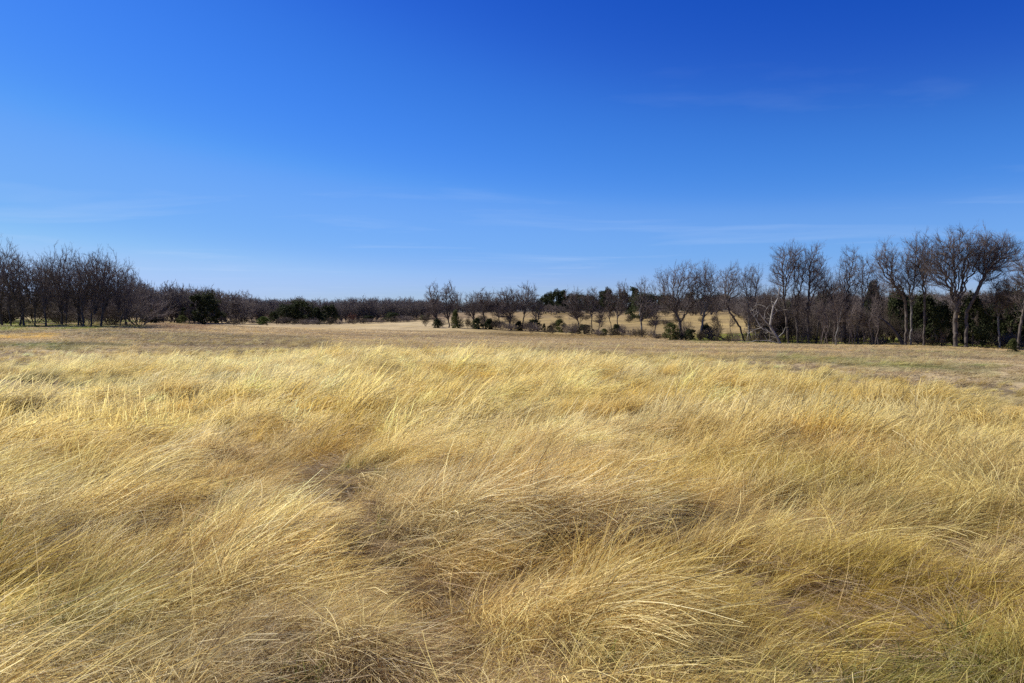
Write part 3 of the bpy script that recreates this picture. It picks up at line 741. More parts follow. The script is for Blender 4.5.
# single trees one can tell apart: (px, row of base, distance, crown ellipses in px (cx, cy, rx, ry), trunk radius, attractors, twigs, bark, label, group, first waypoints px)
GC = 'bare trees in the middle of the tree row'; GRR = 'bare trees in the row on the right'
HERO = [
 (438, 328, 156, [(434, 299, 9, 14), (431, 314, 8, 7)], .20, 620, 3, 0, 'bare tree with the left half of the twin rounded crown left of centre', GC, None),
 (449, 328, 156, [(449, 298, 8, 14), (447, 313, 6, 8)], .20, 620, 3, 0, 'bare tree with the right half of the twin rounded crown left of centre', GC, None),
 (455, 328, 154, [(458, 302, 5, 10)], .10, 160, 3, 0, 'thin bare tree leaning right beside the twin-crowned trees', GC, [(457, 312)]),
 (474, 330, 152, [(472, 305, 8, 10), (470, 314, 8, 6)], .13, 360, 3, 0, 'low forked bare tree above the leftmost dark cedar pair of the middle row', GC, None),
 (485, 330, 150, [(484, 303, 12, 13)], .17, 560, 3, 0, 'upright bare tree between the twin crowns and the dark low-branched tree', GC, None),
 (500, 331, 150, [(497, 308, 8, 11)], .12, 360, 3, 0, 'slender bare tree just left of the clear dark trunk near centre', GC, None),
 (511, 331, 148, [(508, 302, 13, 13), (505, 312, 12, 7)], .22, 900, 4, 0, 'bare tree with a clear dark trunk and dense low crown near centre', GC, None),
 (522, 331, 147, [(527, 299, 13, 14)], .18, 620, 3, 0, 'taller bare tree with wispy rounded top right of the clear dark trunk', GC, None),
 (537, 331, 146, [(538, 311, 8, 10)], .10, 240, 3, 0, 'small bare tree behind the widest cedar bush near centre', GC, None),
 (580, 335, 136, [(574, 303, 11, 13), (577, 316, 10, 7)], .17, 560, 3, 0, 'multi-stemmed bare tree with brushy top right of the round olive bush', GC, [(578, 322)]),
 (592, 335, 134, [(591, 302, 9, 13)], .14, 420, 3, 0, 'bare tree with pale twigs touching the brushy multi-stemmed one', GC, None),
 (598, 335, 133, [(601, 318, 6, 9)], .08, 170, 3, 0, 'short bare sapling in the gap right of the brushy trees', GC, None),
 (611, 336, 130, [(609, 304, 7, 14)], .10, 280, 3, 0, 'thin leaning bare tree before the dark horizon cedars', GC, None),
 (618, 336, 128, [(621, 300, 8, 16)], .14, 420, 3, 0, 'narrow two-stemmed bare tree with a cedar bush at its foot', GC, [(617, 320)]),
 (642, 338, 113, [(642, 297, 9, 17), (648, 309, 8, 10)], .19, 480, 3, 1, 'pale-barked slim bare tree with a low left limb', GC, [(641, 322)]),
 (654, 338, 112, [(655, 316, 7, 12)], .10, 240, 3, 0, 'short bare tree left of the big fan-shaped one', GC, None),
 (681, 341, 99, [(666, 289, 15, 20), (684, 283, 16, 21), (699, 291, 12, 20), (680, 304, 22, 10)], .30, 1500, 3, 0, 'largest fan-shaped bare tree in the middle, over an olive bush', GRR, [(680, 322), (676, 314)]),
 (700, 341, 98, [(705, 285, 15, 22), (713, 300, 10, 12)], .22, 900, 3, 1, 'bare tree merging with the right side of the big fan-shaped one', GRR, [(703, 320)]),
 (744, 342, 94, [(728, 290, 12, 22), (735, 281, 9, 17)], .18, 620, 3, 0, 'dark bare tree whose trunk leans strongly to the left', GRR, [(740, 327), (729, 312)]),
 (750, 342, 94, [(751, 287, 12, 24)], .17, 620, 3, 1, 'pale slender bare tree just right of the left-leaning one', GRR, [(749, 322)]),
 (761, 342, 92, [(765, 306, 12, 17)], .12, 480, 4, 0, 'low twiggy bare tree left of the white dead tree', GRR, None),
 (771, 343, 90, [(771, 308, 13, 18)], .15, 620, 4, 0, 'dark low bare tree directly behind the white dead tree', GRR, None),
 (789, 343, 88, [(780, 273, 10, 28), (789, 264, 9, 22)], .20, 800, 3, 0, 'tall bare tree rising right of the white dead tree', GRR, [(786, 318), (783, 300)]),
 (798, 343, 88, [(799, 268, 11, 25), (795, 300, 10, 14)], .20, 720, 3, 0, 'tall straight bare tree, middle of the three highest crowns above the white dead tree', GRR, None),
 (809, 343.5, 87, [(815, 271, 12, 25)], .21, 800, 3, 0, 'tall bare tree at the right of the three crowns above the white dead tree', GRR, [(808, 315)]),
 (816, 343.5, 88, [(826, 292, 11, 22)], .14, 480, 4, 0, 'medium bare tree leaning right below the gap in the tall crowns', GRR, None),
 (826, 343.5, 90, [(832, 300, 10, 20)], .13, 420, 4, 0, 'medium bare tree behind the lone front sapling', GRR, None),
 (836, 349, 77, [(837, 305, 7, 24)], .10, 240, 3, 1, 'slim lone bare tree standing forward of the right-hand row', GRR, None),
 (845, 344, 86, [(850, 276, 13, 28), (846, 300, 11, 14)], .21, 900, 3, 0, 'broad tall bare tree centred between the two highest groups on the right', GRR, None),
 (858, 344.5, 85, [(865, 284, 10, 26)], .14, 420, 3, 1, 'thin bare tree left of the dark pointed cedar', GRR, None),
 (874, 345, 84, [(876, 296, 9, 22)], .12, 360, 3, 0, 'thin bare tree right against the dark pointed cedar', GRR, None),
 (906, 346, 80, [(886, 263, 13, 20), (893, 283, 12, 16)], .23, 900, 3, 0, 'bare tree with heavy limbs arching up to the left beside the big spreading one', GRR, [(906, 314), (903, 298), (893, 286)]),
 (911, 346, 80, [(909, 270, 11, 31)], .17, 720, 3, 1, 'upright bare tree right of the arching heavy-limbed one', GRR, None),
 (924, 346.5, 79, [(924, 264, 12, 26)], .18, 720, 3, 0, 'upright reddish-twigged bare tree left of the big spreading one', GRR, None),
 (956, 348, 76, [(938, 264, 14, 28), (955, 258, 15, 30), (974, 250, 13, 22)], .34, 1900, 4, 0, 'biggest spreading bare tree near the right edge', GRR, [(956, 322), (956, 308)]),
 (966, 348, 75.5, [(992, 258, 17, 23), (1005, 252, 12, 15), (985, 270, 12, 14)], .26, 1200, 4, 0, 'bare tree leaning right with fan of limbs, crossing the biggest one', GRR, [(968, 312), (976, 290), (983, 273)]),
 (1000, 349.5, 75, [(998, 296, 14, 18)], .14, 620, 4, 1, 'low grey bare tree under the fan of limbs at the right', GRR, None),
 (1019, 351, 72, [(1026, 281, 16, 32)], .20, 900, 3, 0, 'bare tree cut by the right edge of the view', GRR, None),
 (1052, 352, 71, [(1052, 277, 18, 36)], .22, 900, 3, 0, 'bare tree just outside the right edge of the view', GRR, None),
]
ps = ('trunk', 'crown')
for i, (px, row, d, env, tr, na, tw, pale, label, grp, way) in enumerate(HERO):
    s = d / F; g = np.random.default_rng(100 + i)
    E = [((cx - px) * s, g.uniform(-.5, .5), (row - cy) * s, rx * s, rx * s * 0.95, ry * s) for cx, cy, rx, ry in env]
    topz = min(e[2] - e[5] * 0.75 for e in E); cx = sum(e[0] for e in E) / len(E)
    if way: st = [[(0, 0, 0)] + [((wx - px) * s, g.uniform(-.3, .3), (row - wy) * s) for wx, wy in way]]
    else:
        h = max(1.6, topz * 0.75); st = [[(0, 0, 0), (cx * 0.15 + g.uniform(-.15, .15), g.uniform(-.2, .2), h * 0.5), (cx * 0.35 + g.uniform(-.2, .2), g.uniform(-.2, .2), h)]]
    ms = bare_tree_meshes(E, st, 200 + i, tr * .9, int(na * 1.25), 0.30 if d < 120 else 0.36, tw, 0.6, M_PALE if pale else M_BARK, M_TWIG, 0.15, 'bare_tree', 1.15 if d < 120 else 1.6)
    place('bare_tree', ms, ps, PX(px, d), d, 0, 1, label, 'tree', grp)

# generic bare trees used many times
def generic(h, w, fork, seed, na=900, tw=4, tr=0.22, lobes=3, D=0.36, thick=1.5, bark=None, stems=1, twig=None):
    g = np.random.default_rng(seed); E = []
    for k in range(lobes):
        a = g.uniform(0, 6.28); r = w * 0.45 * g.random()
        E.append((r * math.cos(a), r * math.sin(a), fork + (h - fork) * g.uniform(0.42, 0.62), w * g.uniform(.5, .72), w * g.uniform(.5, .72), (h - fork) * g.uniform(0.36, 0.46)))
    st = []
    for k in range(stems):
        o = g.normal(0, 0.12 * stems, 2) if stems > 1 else np.zeros(2); b = g.normal(0, 0.25 * stems ** .5, 2)
        st.append([(o[0], o[1], 0), (o[0] + b[0] * .5, o[1] + b[1] * .5, fork * .6), (o[0] + b[0] * 1.4, o[1] + b[1] * 1.4, fork * 1.1)])
    return bare_tree_meshes(E, st, seed, tr, na, D, tw, 0.55, bark or M_BARK, twig or M_TWIG, 0.12, 'bare_tree', thick)
OAK = [generic(10, 4.2, 1.6, 31, 560, 2, tr=.18), generic(10, 3.6, 2.0, 32, 560, 2, tr=.16), generic(10, 4.6, 1.4, 33, 560, 2, stems=2, tr=.16), generic(10, 3.4, 2.4, 34, 560, 2, tr=.16), generic(10, 4.0, 1.8, 35, 560, 2, lobes=4, tr=.18)]
FARO = [generic(10, 5.2, 0.5, 41, 600, 4, .2, 3, 0.5, 2.3, twig=M_HAZE_TWIG), generic(10, 6.0, 0.4, 42, 640, 4, .2, 4, 0.5, 2.3, twig=M_HAZE_TWIG), generic(10, 4.4, 0.7, 43, 560, 4, .2, 3, 0.5, 2.3, twig=M_HAZE_TWIG), generic(10, 5.5, 0.3, 44, 640, 4, .2, 4, 0.5, 2.3, twig=M_HAZE_TWIG)]
def shrub(h, w, seed, mat_, n_st=9, na=420, thick=1.3, tw=3):
    g = np.random.default_rng(seed); E = [(0, 0, h * 0.58, w, w, h * 0.45), (g.uniform(-.5, .5) * w, 0, h * .45, w * .7, w * .7, h * .35)]
    st = []
    for k in range(n_st):
        a = k * 6.28 / n_st; st.append([(0.1 * w * math.cos(a), 0.1 * w * math.sin(a), 0), (w * .35 * math.cos(a), w * .35 * math.sin(a), h * 0.3)])
    return bare_tree_meshes(E, st, seed, 0.035, na, 0.28, tw, 0.5, mat_, mat_, 0.1, 'bare_shrub', thick)[1]
BRUSH = [shrub(3, 1.6, 51, M_BRUSH), shrub(3, 2.0, 52, M_BRUSH), shrub(3, 1.3, 53, M_BRUSH, 6)]
GREYB = [shrub(3, 2.4, 54, M_TWIG, 9, 560), shrub(3, 1.8, 55, M_TWIG, 7)]
RUSTB = shrub(3, 1.8, 56, M_RUST, 9, 520)

# ------------------------------------------------------------------ the dark grove at the left edge
G = np.random.default_rng(77)
TOPX = [-250, -60, 0, 12, 40, 60, 90, 110, 127, 138, 146, 165, 185, 195, 205, 220, 240, 262, 290, 330, 352, 375, 395, 412, 430, 470, 540, 600, 680, 760, 900, 1100]
TOPY = [236, 238, 240, 239, 246, 248, 246, 251, 258, 268, 282, 281, 283, 289, 284, 286, 293, 295, 297, 298, 296, 294, 298, 297, 298, 297, 297, 296, 297, 292, 290, 288]
def top_at(px): return float(np.interp(px, TOPX, TOPY))
front = [(2, 1.0), (11, .86), (24, .95), (35, .80), (46, .97), (62, 1.03), (66, .78), (78, .9), (84, 1.0), (91, .8), (101, 1.02), (120, .97), (125, .74)]
tilts = [0, 3, -4, 2, 5, 0, 3, 6, -3, 10, 5, 2, 6]
for k, ((px, hs_), tl) in enumerate(zip(front, tilts)):
    d = 95 + G.uniform(-1.5, 1.5); x, y = PX(px, d), d
    h = -terrain(x, y)[0] + (HY - top_at(px + 4)) / F * d
    s = h / 10.2 * hs_
    nm = ORD[k]
    e = place('bare_tree', OAK[k % 5], ps, x, y, G.uniform(0, 6.28), (s * (.95, .8, 1.15, 1.0, .9)[k % 5],) * 2 + (s,), 'dark bare tree in the left grove, its %s front trunk from the left edge' % nm, 'tree', 'bare trees at the front of the left grove')
    e.rotation_euler = (0, R(tl), e.rotation_euler[2] * 0)
    e.rotation_euler = (R(G.uniform(-2, 2)), R(tl), 0)
    if k >= 5:
        for ch in e.children: ch.rotation_euler = (0, 0, G.uniform(0, 6.28))
for k in range(13):
    px = G.uniform(-120, 138); d = G.uniform(103, 130); x, y = PX(px, d), d
    h = -terrain(x, y)[0] + (HY - top_at(px) - 1) / F * d; s = max(h, 5) / 10.4 * G.uniform(0.8, 1.0)
    place('bare_tree', OAK[k % 5], ps, x, y, G.uniform(0, 6.28), s, 'dark bare tree deeper inside the grove at the left edge', 'tree', 'bare trees deeper in the left grove')
for k in range(48):
    px = G.uniform(-110, 140); d = G.uniform(97, 122)
    sc = G.uniform(.6, 1.7)
    o = link('bare_shrub', (GREYB + BRUSH)[k % 5]); x, y = PX(px, d), d
    o.location = (x, y, terrain(x, y)[0] - .05); o.rotation_euler = (0, 0, G.uniform(0, 6.28)); o.scale = (sc * 1.3, sc * 1.3, sc * .8)
    tag(o, 'bare dark shrub under the trees of the left grove', 'shrub', 'shrubs under the left grove')

# ------------------------------------------------------------------ the low dark tree line running to the centre, and the wood behind the right row
def far_row(px0, px1, step, d0, d1, dn, label, group, lo=0.86):
    px = px0; k = 0
    while px < px1:
        t = (px - px0) / (px1 - px0); d = d0 + (d1 - d0) * t + dn; x, y = PX(px, d), d
        h = -terrain(x, y)[0] + (HY - top_at(px)) / F * d
        s = h / 10.2 * (G.uniform(lo, 1.0) + (0.12 if G.random() < .12 else 0))
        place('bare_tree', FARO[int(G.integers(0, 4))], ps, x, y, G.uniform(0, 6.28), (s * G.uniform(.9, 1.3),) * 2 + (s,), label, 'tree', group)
        px += step * G.uniform(.6, 1.4); k += 1
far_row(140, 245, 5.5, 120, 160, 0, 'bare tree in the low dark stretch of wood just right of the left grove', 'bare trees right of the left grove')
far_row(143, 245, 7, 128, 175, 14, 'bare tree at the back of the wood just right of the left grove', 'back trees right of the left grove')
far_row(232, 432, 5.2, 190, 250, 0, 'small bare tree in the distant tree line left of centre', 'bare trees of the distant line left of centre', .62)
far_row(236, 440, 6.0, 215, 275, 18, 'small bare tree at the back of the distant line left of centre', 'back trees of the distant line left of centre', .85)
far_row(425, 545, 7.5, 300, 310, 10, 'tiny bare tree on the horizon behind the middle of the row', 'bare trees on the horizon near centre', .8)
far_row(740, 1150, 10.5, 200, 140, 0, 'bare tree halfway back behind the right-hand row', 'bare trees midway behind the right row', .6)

def far_wood(name, bands, label):
    q = np.random.default_rng(19); X, Y, Sx, Sz = [], [], [], []
    for px0, px1, d0, d1, n, h0, h1 in bands:
        px = q.uniform(px0, px1, n); d = q.uniform(d0, d1, n); X.append(PX(px, d)); Y.append(d)
        h = q.uniform(h0, h1, n); Sz.append(h / 10); Sx.append(h / 10 * q.uniform(.9, 1.4, n))
    x, y, sx, sz = map(np.concatenate, (X, Y, Sx, Sz)); n = len(x)
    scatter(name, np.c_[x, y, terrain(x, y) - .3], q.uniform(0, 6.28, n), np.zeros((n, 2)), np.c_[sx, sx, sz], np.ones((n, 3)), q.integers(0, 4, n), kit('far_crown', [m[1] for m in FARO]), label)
    bpy.data.objects[name]['category'] = 'wood'
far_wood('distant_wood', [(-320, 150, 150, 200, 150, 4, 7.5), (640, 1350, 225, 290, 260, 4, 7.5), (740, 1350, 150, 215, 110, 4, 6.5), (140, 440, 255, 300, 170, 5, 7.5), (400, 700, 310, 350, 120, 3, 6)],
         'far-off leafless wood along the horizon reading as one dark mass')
# ------------------------------------------------------------------ evergreens and bushes
def foliage(h, w, seed, n=8000, size=0.13, shape='cone', material=None):
    """crown of small leaf-spray faces gathered on many short boughs"""
    g = np.random.default_rng(seed)
    nb = 75
    t = g.random(nb) ** 0.8
    if shape == 'round': t = np.clip(t * 1.02, 0, 1)
    if shape == 'cone': prof = np.where(t < .25, 0.75 + t, 1.0 - (t - .25) ** 1.3 * 1.1)
    else: prof = np.sqrt(np.clip(1 - (2 * t - 0.6) ** 2 / 2.1, 0.02, 1))
    a = g.random(nb) * 6.28; lob = 1 + .22 * np.sin(2 * a + seed) + .15 * np.sin(5 * a + t * 9)
    rr = prof * w * lob * g.uniform(0.35, 1.15, nb)
    C = np.c_[rr * np.cos(a), rr * np.sin(a), h * (0.04 + 0.93 * t + g.normal(0, .03, nb))]
    k = g.integers(0, nb, n); sp = np.array([.15 * w + .10, .15 * w + .10, .055 * h + .06]) * g.uniform(.6, 1.5, nb)[k][:, None]
    off = g.normal(size=(n, 3)); off /= np.linalg.norm(off, axis=1, keepdims=True); off *= g.random(n)[:, None] ** .4 * 1.25
    P = C[k] + off * sp; P[:, 2] = np.clip(P[:, 2], 0.03, None)
    u = g.normal(size=(n, 3)); u /= np.linalg.norm(u, axis=1, keepdims=True); v = np.cross(u, g.normal(size=(n, 3))); v /= np.linalg.norm(v, axis=1, keepdims=True)
    s = size * g.uniform(.5, 1.5, n)[:, None]
    V = np.stack([P - u * s * .9, P + v * s * .4, P + u * s * 1.1, P - v * s * .4], 1).reshape(-1, 3)
    q = np.arange(n * 4).reshape(-1, 4)
    me = fast_mesh('foliage', V, q, material)
    c = np.clip(0.25 + .35 * g.random(nb)[k] + .4 * g.random(n), 0, 1); c3 = np.repeat(np.c_[c, c, c], 4, 0); set_col(me, 'leaf', c3)
    V2, q2 = prisms(np.array([[0, 0, -.3], [0, 0, h * .3]]), np.array([[0, 0, h * .3], [0.05, 0, h * .85]]), np.array([.035 * h ** .8, .028 * h ** .8]), np.array([.028 * h ** .8, .008]), 6)
    return [fast_mesh('cedar_stem', V2, q2, M_BARK), me]
CED = [foliage(5, 1.7, 61, material=M_CEDAR), foliage(5, 2.1, 62, shape='round', material=M_CEDAR), foliage(5, 1.4, 63, material=M_CEDAR)]
OLV_ = [foliage(2, 1.1, 64, 4600, .08, 'round', M_OLIVE), foliage(2, 1.3, 65, 4600, .08, 'round', M_OLIVE)]
LGT = foliage(2, 1.2, 66, 4600, .08, 'round', M_LIGHT)
def bush(px, row, top, wpx, d, proto, label, name, cat, group=None):
    s = d / F; x, y = PX(px, d), d; h0 = 5 if proto in CED else 2
    rad = {0: 1.7, 1: 2.1, 2: 1.4}[CED.index(proto)] if proto in CED else 1.2
    sz = (row - top) * s / h0 * 0.98; sx = wpx * s / 2 / rad * 1.0; sz *= 1.12
    if row - top < 14 and proto is CED[1] and int(px) % 2: proto = CED[0]; sx *= 1.25
    place(name, proto, ('trunk', 'crown'), x, y, G.uniform(0, 6.28), (sx, sx, sz), label, cat, group)
B = [
 (205, 325, 296, 30, 130, CED[1], 'big dark cedar standing in front of the wood right of the left grove', 'cedar_tree', 'cedar', None),
 (151, 321, 309, 14, 112, CED[1], 'low dark evergreen at the right end of the left grove', 'cedar_tree', 'cedar', None),
 (182, 323, 315, 11, 118, OLV_[0], 'low olive bush on the brown slope left of the big dark cedar', 'bush', 'bush', None),
 (263, 325.5, 318, 11, 150, LGT, 'small bright green bush in front of the distant line', 'bush', 'bush', None),
 (274, 324, 313, 10, 190, CED[1], 'leftmost of the dark cedars before the distant line', 'cedar_tree', 'cedar', 1),
 (286, 324, 307, 20, 200, CED[1], 'second dark cedar from the left before the distant line', 'cedar_tree', 'cedar', 1),
 (301, 324, 303, 26, 205, CED[1], 'tallest of the dark cedars before the distant line', 'cedar_tree', 'cedar', 1),
 (317, 323, 309, 14, 208, CED[0], 'dark cedar just right of the tallest before the distant line', 'cedar_tree', 'cedar', 1),
 (329, 323, 306, 18, 210, CED[1], 'rightmost of the dark cedars before the distant line', 'cedar_tree', 'cedar', 1),
 (368, 321, 315, 12, 225, CED[1], 'low flat cedar right of the rusty red bush', 'cedar_tree', 'cedar', None),
 (392, 321.5, 313, 15, 225, CED[1], 'dark low cedar left of the small horizon oaks', 'cedar_tree', 'cedar', None),
 (425, 320, 316, 12, 240, OLV_[1], 'small flat olive bush on the far meadow left of the twin crowns', 'bush', 'bush', None),
 (437, 327.5, 319.5, 10, 152, CED[1], 'dark cedar bush under the twin-crowned bare trees', 'cedar_tree', 'cedar', None),
 (455, 328, 312, 9, 152, OLV_[0], 'olive-green ragged bush right of the twin-crowned bare trees', 'bush', 'bush', None),
 (477, 330, 320, 12, 149, CED[1], 'left one of a pair of dark cedar bushes in the middle row', 'cedar_tree', 'cedar', None),
 (489, 330.5, 321, 11, 149, CED[1], 'right one of a pair of dark cedar bushes in the middle row', 'cedar_tree', 'cedar', None),
 (519, 331.5, 323, 11, 146, CED[1], 'dark cedar bush just right of the clear dark trunk', 'cedar_tree', 'cedar', None),
 (534, 332, 321, 14, 145, CED[1], 'widest dark cedar bush near centre', 'cedar_tree', 'cedar', None),
 (544, 332, 325, 4, 144, CED[0], 'tiny upright cedar between the widest bush and the round olive one', 'cedar_tree', 'cedar', None),
 (550, 332, 326, 6, 144, CED[1], 'tiny round cedar left of the round olive bush', 'cedar_tree', 'cedar', None),
 (560, 333.5, 322, 12, 141, OLV_[0], 'round olive bush standing free near centre', 'bush', 'bush', None),
 (574, 334, 329, 8, 138, OLV_[1], 'small low bush between the round olive one and the brushy bare tree', 'bush', 'bush', None),
 (584, 335, 326, 14, 134, CED[1], 'dark cedar bush at the foot of the brushy bare tree', 'cedar_tree', 'cedar', None),
 (604, 335.5, 330, 8, 131, OLV_[0], 'small yellowish bush left of the two-stemmed bare tree', 'bush', 'bush', None),
 (617, 337, 327, 12, 126, CED[1], 'dark cedar bush at the foot of the narrow two-stemmed bare tree', 'cedar_tree', 'cedar', None),
 (671, 341.5, 326, 15, 98, OLV_[1], 'olive bush left of the largest fan-shaped bare tree', 'bush', 'bush', None),
 (690, 342, 331, 12, 97, CED[1], 'dark evergreen clump at the foot of the largest fan-shaped tree', 'cedar_tree', 'cedar', None),
 (706, 341, 326, 12, 99, CED[1], 'dark evergreen clump right of the largest fan-shaped tree', 'cedar_tree', 'cedar', None),
 (872, 330, 279, 20, 96, CED[0], 'tall pointed dark cedar behind the right-hand row', 'cedar_tree', 'cedar', None),
 (640, 324, 298, 22, 200, CED[1], 'dark rounded evergreen behind the pale-barked slim tree', 'cedar_tree', 'cedar', None),
 (783, 326, 297, 22, 120, CED[1], 'olive-dark evergreen showing through above the white dead tree', 'cedar_tree', 'cedar', None),
 (825, 330, 290, 24, 110, CED[1], 'dark evergreen mass behind the right row, left of the pointed cedar', 'cedar_tree', 'cedar', None),
 (899, 340, 292, 26, 92, CED[1], 'olive-dark cedar beneath the arching heavy-limbed tree', 'cedar_tree', 'cedar', None),
 (925, 348, 302, 30, 82, CED[1], 'wide dark cedar left of the trunk of the biggest tree', 'cedar_tree', 'cedar', None),
 (942, 347, 308, 22, 79, CED[1], 'dark cedar touching the trunk of the biggest tree', 'cedar_tree', 'cedar', None),
 (973, 350, 302, 28, 77, CED[1], 'dark cedar right of the trunk of the biggest tree', 'cedar_tree', 'cedar', None),
 (992, 350, 312, 22, 80, CED[1], 'lower dark cedar in the dense bank at the right', 'cedar_tree', 'cedar', None),
 (1012, 351, 296, 30, 79, CED[1], 'tall dark cedar by the right edge', 'cedar_tree', 'cedar', None),
 (1040, 352, 298, 30, 78, CED[1], 'dark cedar just outside the right edge', 'cedar_tree', 'cedar', None),
 (1013, 354, 342, 11, 68, OLV_[0], 'small olive bush in front of the dark bank by the right edge', 'bush', 'bush', None),
]
for b in B:
    px, row, top, wpx, d, proto, label, name, cat, g_ = b
    bush(px, row, top, wpx, d, proto, label, name, cat, 'dark cedars before the distant line' if g_ else None)
# evergreens along the horizon between centre and the big fan-shaped tree
hz = [(543, 299, 10), (549, 296, 9), (556, 293, 10), (563, 295, 9), (570, 297, 12), (580, 297, 12), (590, 298, 12), (602, 296, 10), (607, 292, 9), (613, 298, 10), (624, 295, 10), (634, 293, 12), (646, 297, 14), (656, 299, 12), (666, 298, 14), (690, 298, 14), (706, 300, 14), (722, 299, 14)]
for k, (px, top, w) in enumerate(hz):
    bush(px, 316, top + 1.5, w * 1.35, 285 if k % 2 else 275, CED[(0, 1, 1, 2)[k % 4]] if k % 4 else CED[1], 'dark cedar on the horizon right of centre, %s from the left of its line' % ORD[k], 'cedar_tree', 'cedar', 'dark cedars along the horizon right of centre')

# bare brush: rusty bush, grey horizon bush, thickets
def brush(px, row, top, wpx, d, me, label, group=None):
    s = d / F; x, y = PX(px, d), d; o = link('bare_shrub', me)
    o.location = (x, y, terrain(x, y)[0] - .05); o.rotation_euler = (0, 0, G.uniform(0, 6.28))
    sz = (row - top) * s / 3.0; sx = wpx * s / 2 / 1.9; o.scale = (sx, sx, sz)
    tag(o, label, 'shrub', group)
brush(351, 322, 313, 12, 222, RUSTB, 'rusty red-brown bush before the distant line left of centre')
brush(553, 316, 306, 24, 262, GREYB[0], 'wide grey leafless bush on the horizon right of centre')
brush(684, 342, 322, 20, 99, GREYB[1], 'brown bare brush tangled round the base of the largest fan-shaped tree')
brush(716, 342, 322, 18, 100, BRUSH[0], 'tangle of bare brush right of the largest fan-shaped tree')
brush(160, 323, 313, 18, 118, BRUSH[1], 'brown scrub on the slope at the right end of the left grove')
brush(235, 325, 319, 16, 135, BRUSH[1], 'brown scrub right of the big dark cedar')
for k in range(80):
    px = 752 + (1045 - 752) * (k + G.uniform(-.5, .5)) / 80; d = 96 - (px - 750) / 270 * 16 + G.uniform(0, 9)
    brush(px, 344, 344 - G.uniform(16, 46), G.uniform(14, 28), d, (GREYB + BRUSH)[k % 5], 'bare grey-brown shrub in the thicket between the right-hand trunks', 'thicket shrubs between the right-hand trunks')
for k in range(46):
    px = G.uniform(452, 760); d = G.uniform(165, 235)
    brush(px, 320, 320 - G.uniform(3, 8), G.uniform(8, 20), d, BRUSH[k % 3], 'low brown shrub out on the golden slope beyond the row', 'low shrubs on the slope beyond the row')
for k in range(26):
    px = G.uniform(760, 1040); d = G.uniform(115, 160)
    brush(px, 330, 330 - G.uniform(14, 26), G.uniform(20, 34), d, (GREYB + BRUSH)[k % 5], 'brown bare brush in the wood behind the right-hand row', 'brush behind the right-hand row')

for k in range(54):
    px = 428 + (745 - 428) * (k + G.uniform(-.8, .8)) / 54; d = 158 - (px - 440) / 240 * 60 + G.uniform(0, 8)
    brush(px, 330, 330 - G.uniform(4, 13), G.uniform(7, 15), d, (BRUSH + GREYB)[k % 5], 'small bare brown brush along the foot of the middle tree row', 'brush along the foot of the middle row')
for k in range(48):
    px = 142 + (430 - 142) * (k + G.uniform(-.8, .8)) / 48; d = 118 + (px - 142) / 290 * 115 + G.uniform(-2, 6)
    brush(px, 322, 322 - G.uniform(3, 8), G.uniform(8, 18), d, (BRUSH + GREYB)[k % 5], 'low brown brush at the foot of the wood left of centre', 'brush at the foot of the wood left of centre')
for k in range(44):
    px = 748 + (1050 - 748) * (k + G.uniform(-.8, .8)) / 44; d = 93 - (px - 750) / 270 * 18 + G.uniform(-1.5, 2)
    brush(px, 346, 346 - G.uniform(5, 20), G.uniform(8, 20), d, (BRUSH + GREYB)[k % 5], 'low dry brush in front of the right-hand trunks', 'low brush in front of the right-hand trunks')
# saplings: thin upright stems under the right-hand row
SAP = [generic(5, 1.1, 1.8, 71 + k, 70, 3, .055, 1, .3, 1.3) for k in range(3)]
for k in range(24):
    px = 822 + (900 - 822) * k / 23 + G.uniform(-1, 1) if k < 18 else (717, 733, 755, 776, 803, 820)[k - 18]
    d = 84 - (px - 822) / 80 * 4 + G.uniform(0, 3) if k < 18 else 95 - (px - 720) / 100 * 8
    s = G.uniform(.8, 1.15)
    place('sapling', SAP[k % 3], ps, PX(px, d), d, G.uniform(0, 6.28), (s * .8, s * .8, s), 'thin dark sapling, %s from the left of the fence-like stems at the right' % ORD[k] if k < 18 else
          'thin sapling, %s from the left of six around the white dead tree' % ORD[k - 18], 'tree', 'thin saplings under the right-hand row' if k < 18 else 'saplings around the white dead tree')

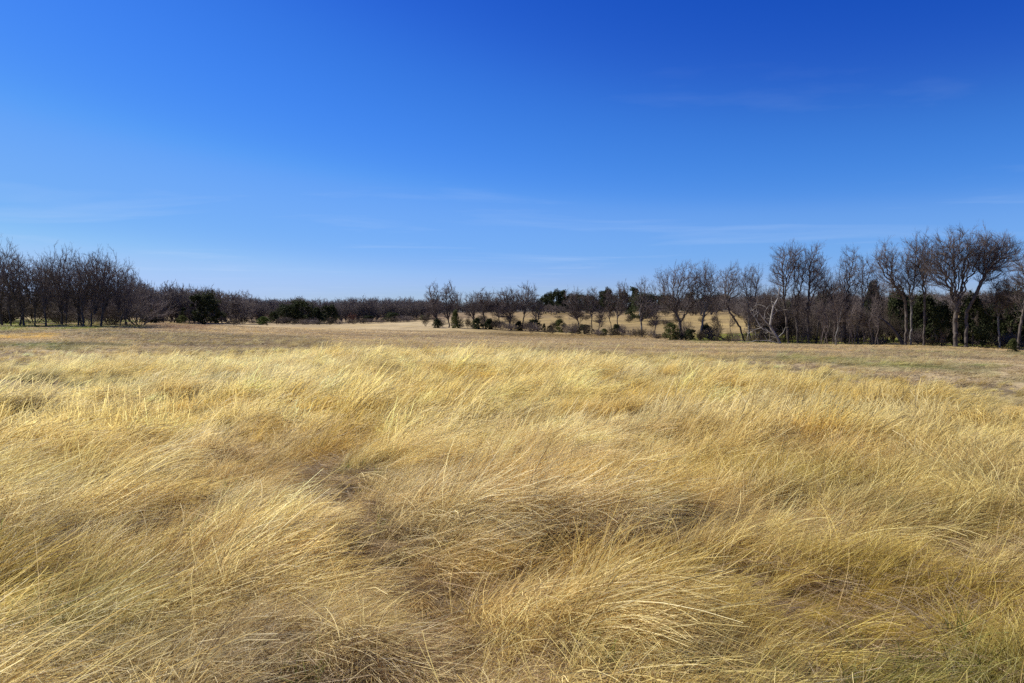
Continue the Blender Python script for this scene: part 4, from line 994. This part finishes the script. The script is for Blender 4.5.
# the white dead tree
def dead_tree():
    d = 87.5; s = d / F; b = (781, 345)
    def P(px, row, dy=0.0): return np.array([(px - b[0]) * s, dy, (b[1] - row) * s])
    limbs = [([(781, 345.5), (778, 338), (770, 327), (771, 318), (773, 308), (778, 299), (779, 289)], .24, .07), ([(778, 338), (770, 333), (762, 328), (757, 317), (752, 312)], .12, .04),
             ([(770, 327), (764, 320), (757, 313), (750, 311)], .11, .03), ([(773, 308), (771, 302), (772, 304)], .07, .02), ([(762, 328), (756, 330), (750, 334)], .06, .02),
             ([(764, 320), (765, 312), (761, 306)], .06, .02), ([(757, 313), (755, 306), (757, 300)], .05, .015), ([(778, 338), (784, 333), (786, 329)], .08, .03),
             ([(771, 318), (776, 312), (782, 310)], .06, .02), ([(780, 344), (768, 341), (756, 341), (748, 343)], .09, .03)]
    limbs = [(p, a * .75, b * .8) for p, a, b in limbs]
    parts = [[], []]; g = np.random.default_rng(9)
    for n, (pts, r0, r1) in enumerate(limbs):
        Q = [P(x, y, 0.25 * math.sin(n * 2.1) * i) for i, (x, y) in enumerate(pts)]
        Q = [q + (g.normal(0, .04, 3) if i else 0) for i, q in enumerate(Q)]
        if n: Q[0] = P(*pts[0], 0.25 * math.sin(0) * 1)
        rr = np.linspace(r0, r1, len(Q)); A = np.array(Q)
        parts[min(n, 1)].append(prisms(A[:-1], A[1:] + (A[1:] - A[:-1]) * .03, rr[:-1], rr[1:], 6))
        for i in range(1, len(Q)):
            for _ in range(3):
                dv = (Q[i] - Q[i - 1]) / np.linalg.norm(Q[i] - Q[i - 1]) * .5 + g.normal(0, .6, 3); dv /= np.linalg.norm(dv)
                L = g.uniform(.4, 1.2); parts[1].append(prisms(Q[i][None], (Q[i] + dv * L)[None], np.array([.02]), np.array([.008]), 4))
    e = place('dead_tree', [fast_mesh('dead_trunk', *join(parts[0]), M_DEAD), fast_mesh('dead_limbs', *join(parts[1]), M_DEAD)], ('trunk', 'branches'),
              PX(781, d), d, 0, 1, 'bleached white dead tree with broken crooked limbs', 'dead tree', None)
dead_tree()

# fallen and leaning broken wood
def log(pts, d, r0, r1, label, material=None):
    s = d / F; x0, row0 = pts[0]; g = np.random.default_rng(int(x0)); ox, oy = PX(x0, d), d; oz = terrain(ox, oy)[0]
    Q = np.array([((x - x0) * s, .3 * i, (row0 - r) * s) for i, (x, r) in enumerate(pts)]); rr = np.linspace(r0, r1, len(Q))
    parts = [prisms(Q[:-1], Q[1:] + (Q[1:] - Q[:-1]) * .03, rr[:-1], rr[1:], 7)]
    for i in range(1, len(Q)):
        for _ in range(4):
            dv = g.normal(0, .7, 3); dv[2] = abs(dv[2]); dv /= np.linalg.norm(dv); parts.append(prisms(Q[i][None], (Q[i] + dv * g.uniform(.4, 1.3))[None], np.array([.03]), np.array([.008]), 4))
    o = link('fallen_trunk', fast_mesh('fallen_trunk', *join(parts), material or M_BARK)); o.location = (ox, oy, oz)
    tag(o, label, 'fallen trunk')
log([(904, 346), (900, 337), (893, 327), (886, 320), (881, 316)], 81, .22, .12, 'dark broken trunk leaning left under the arching tree at the right')
log([(727, 335), (720, 331), (712, 329), (706, 324)], 97, .13, .05, 'dark fallen limb propped right of the largest fan-shaped tree')
log([(768, 342), (760, 336), (754, 330)], 91, .10, .05, 'short leaning limb left of the white dead tree')
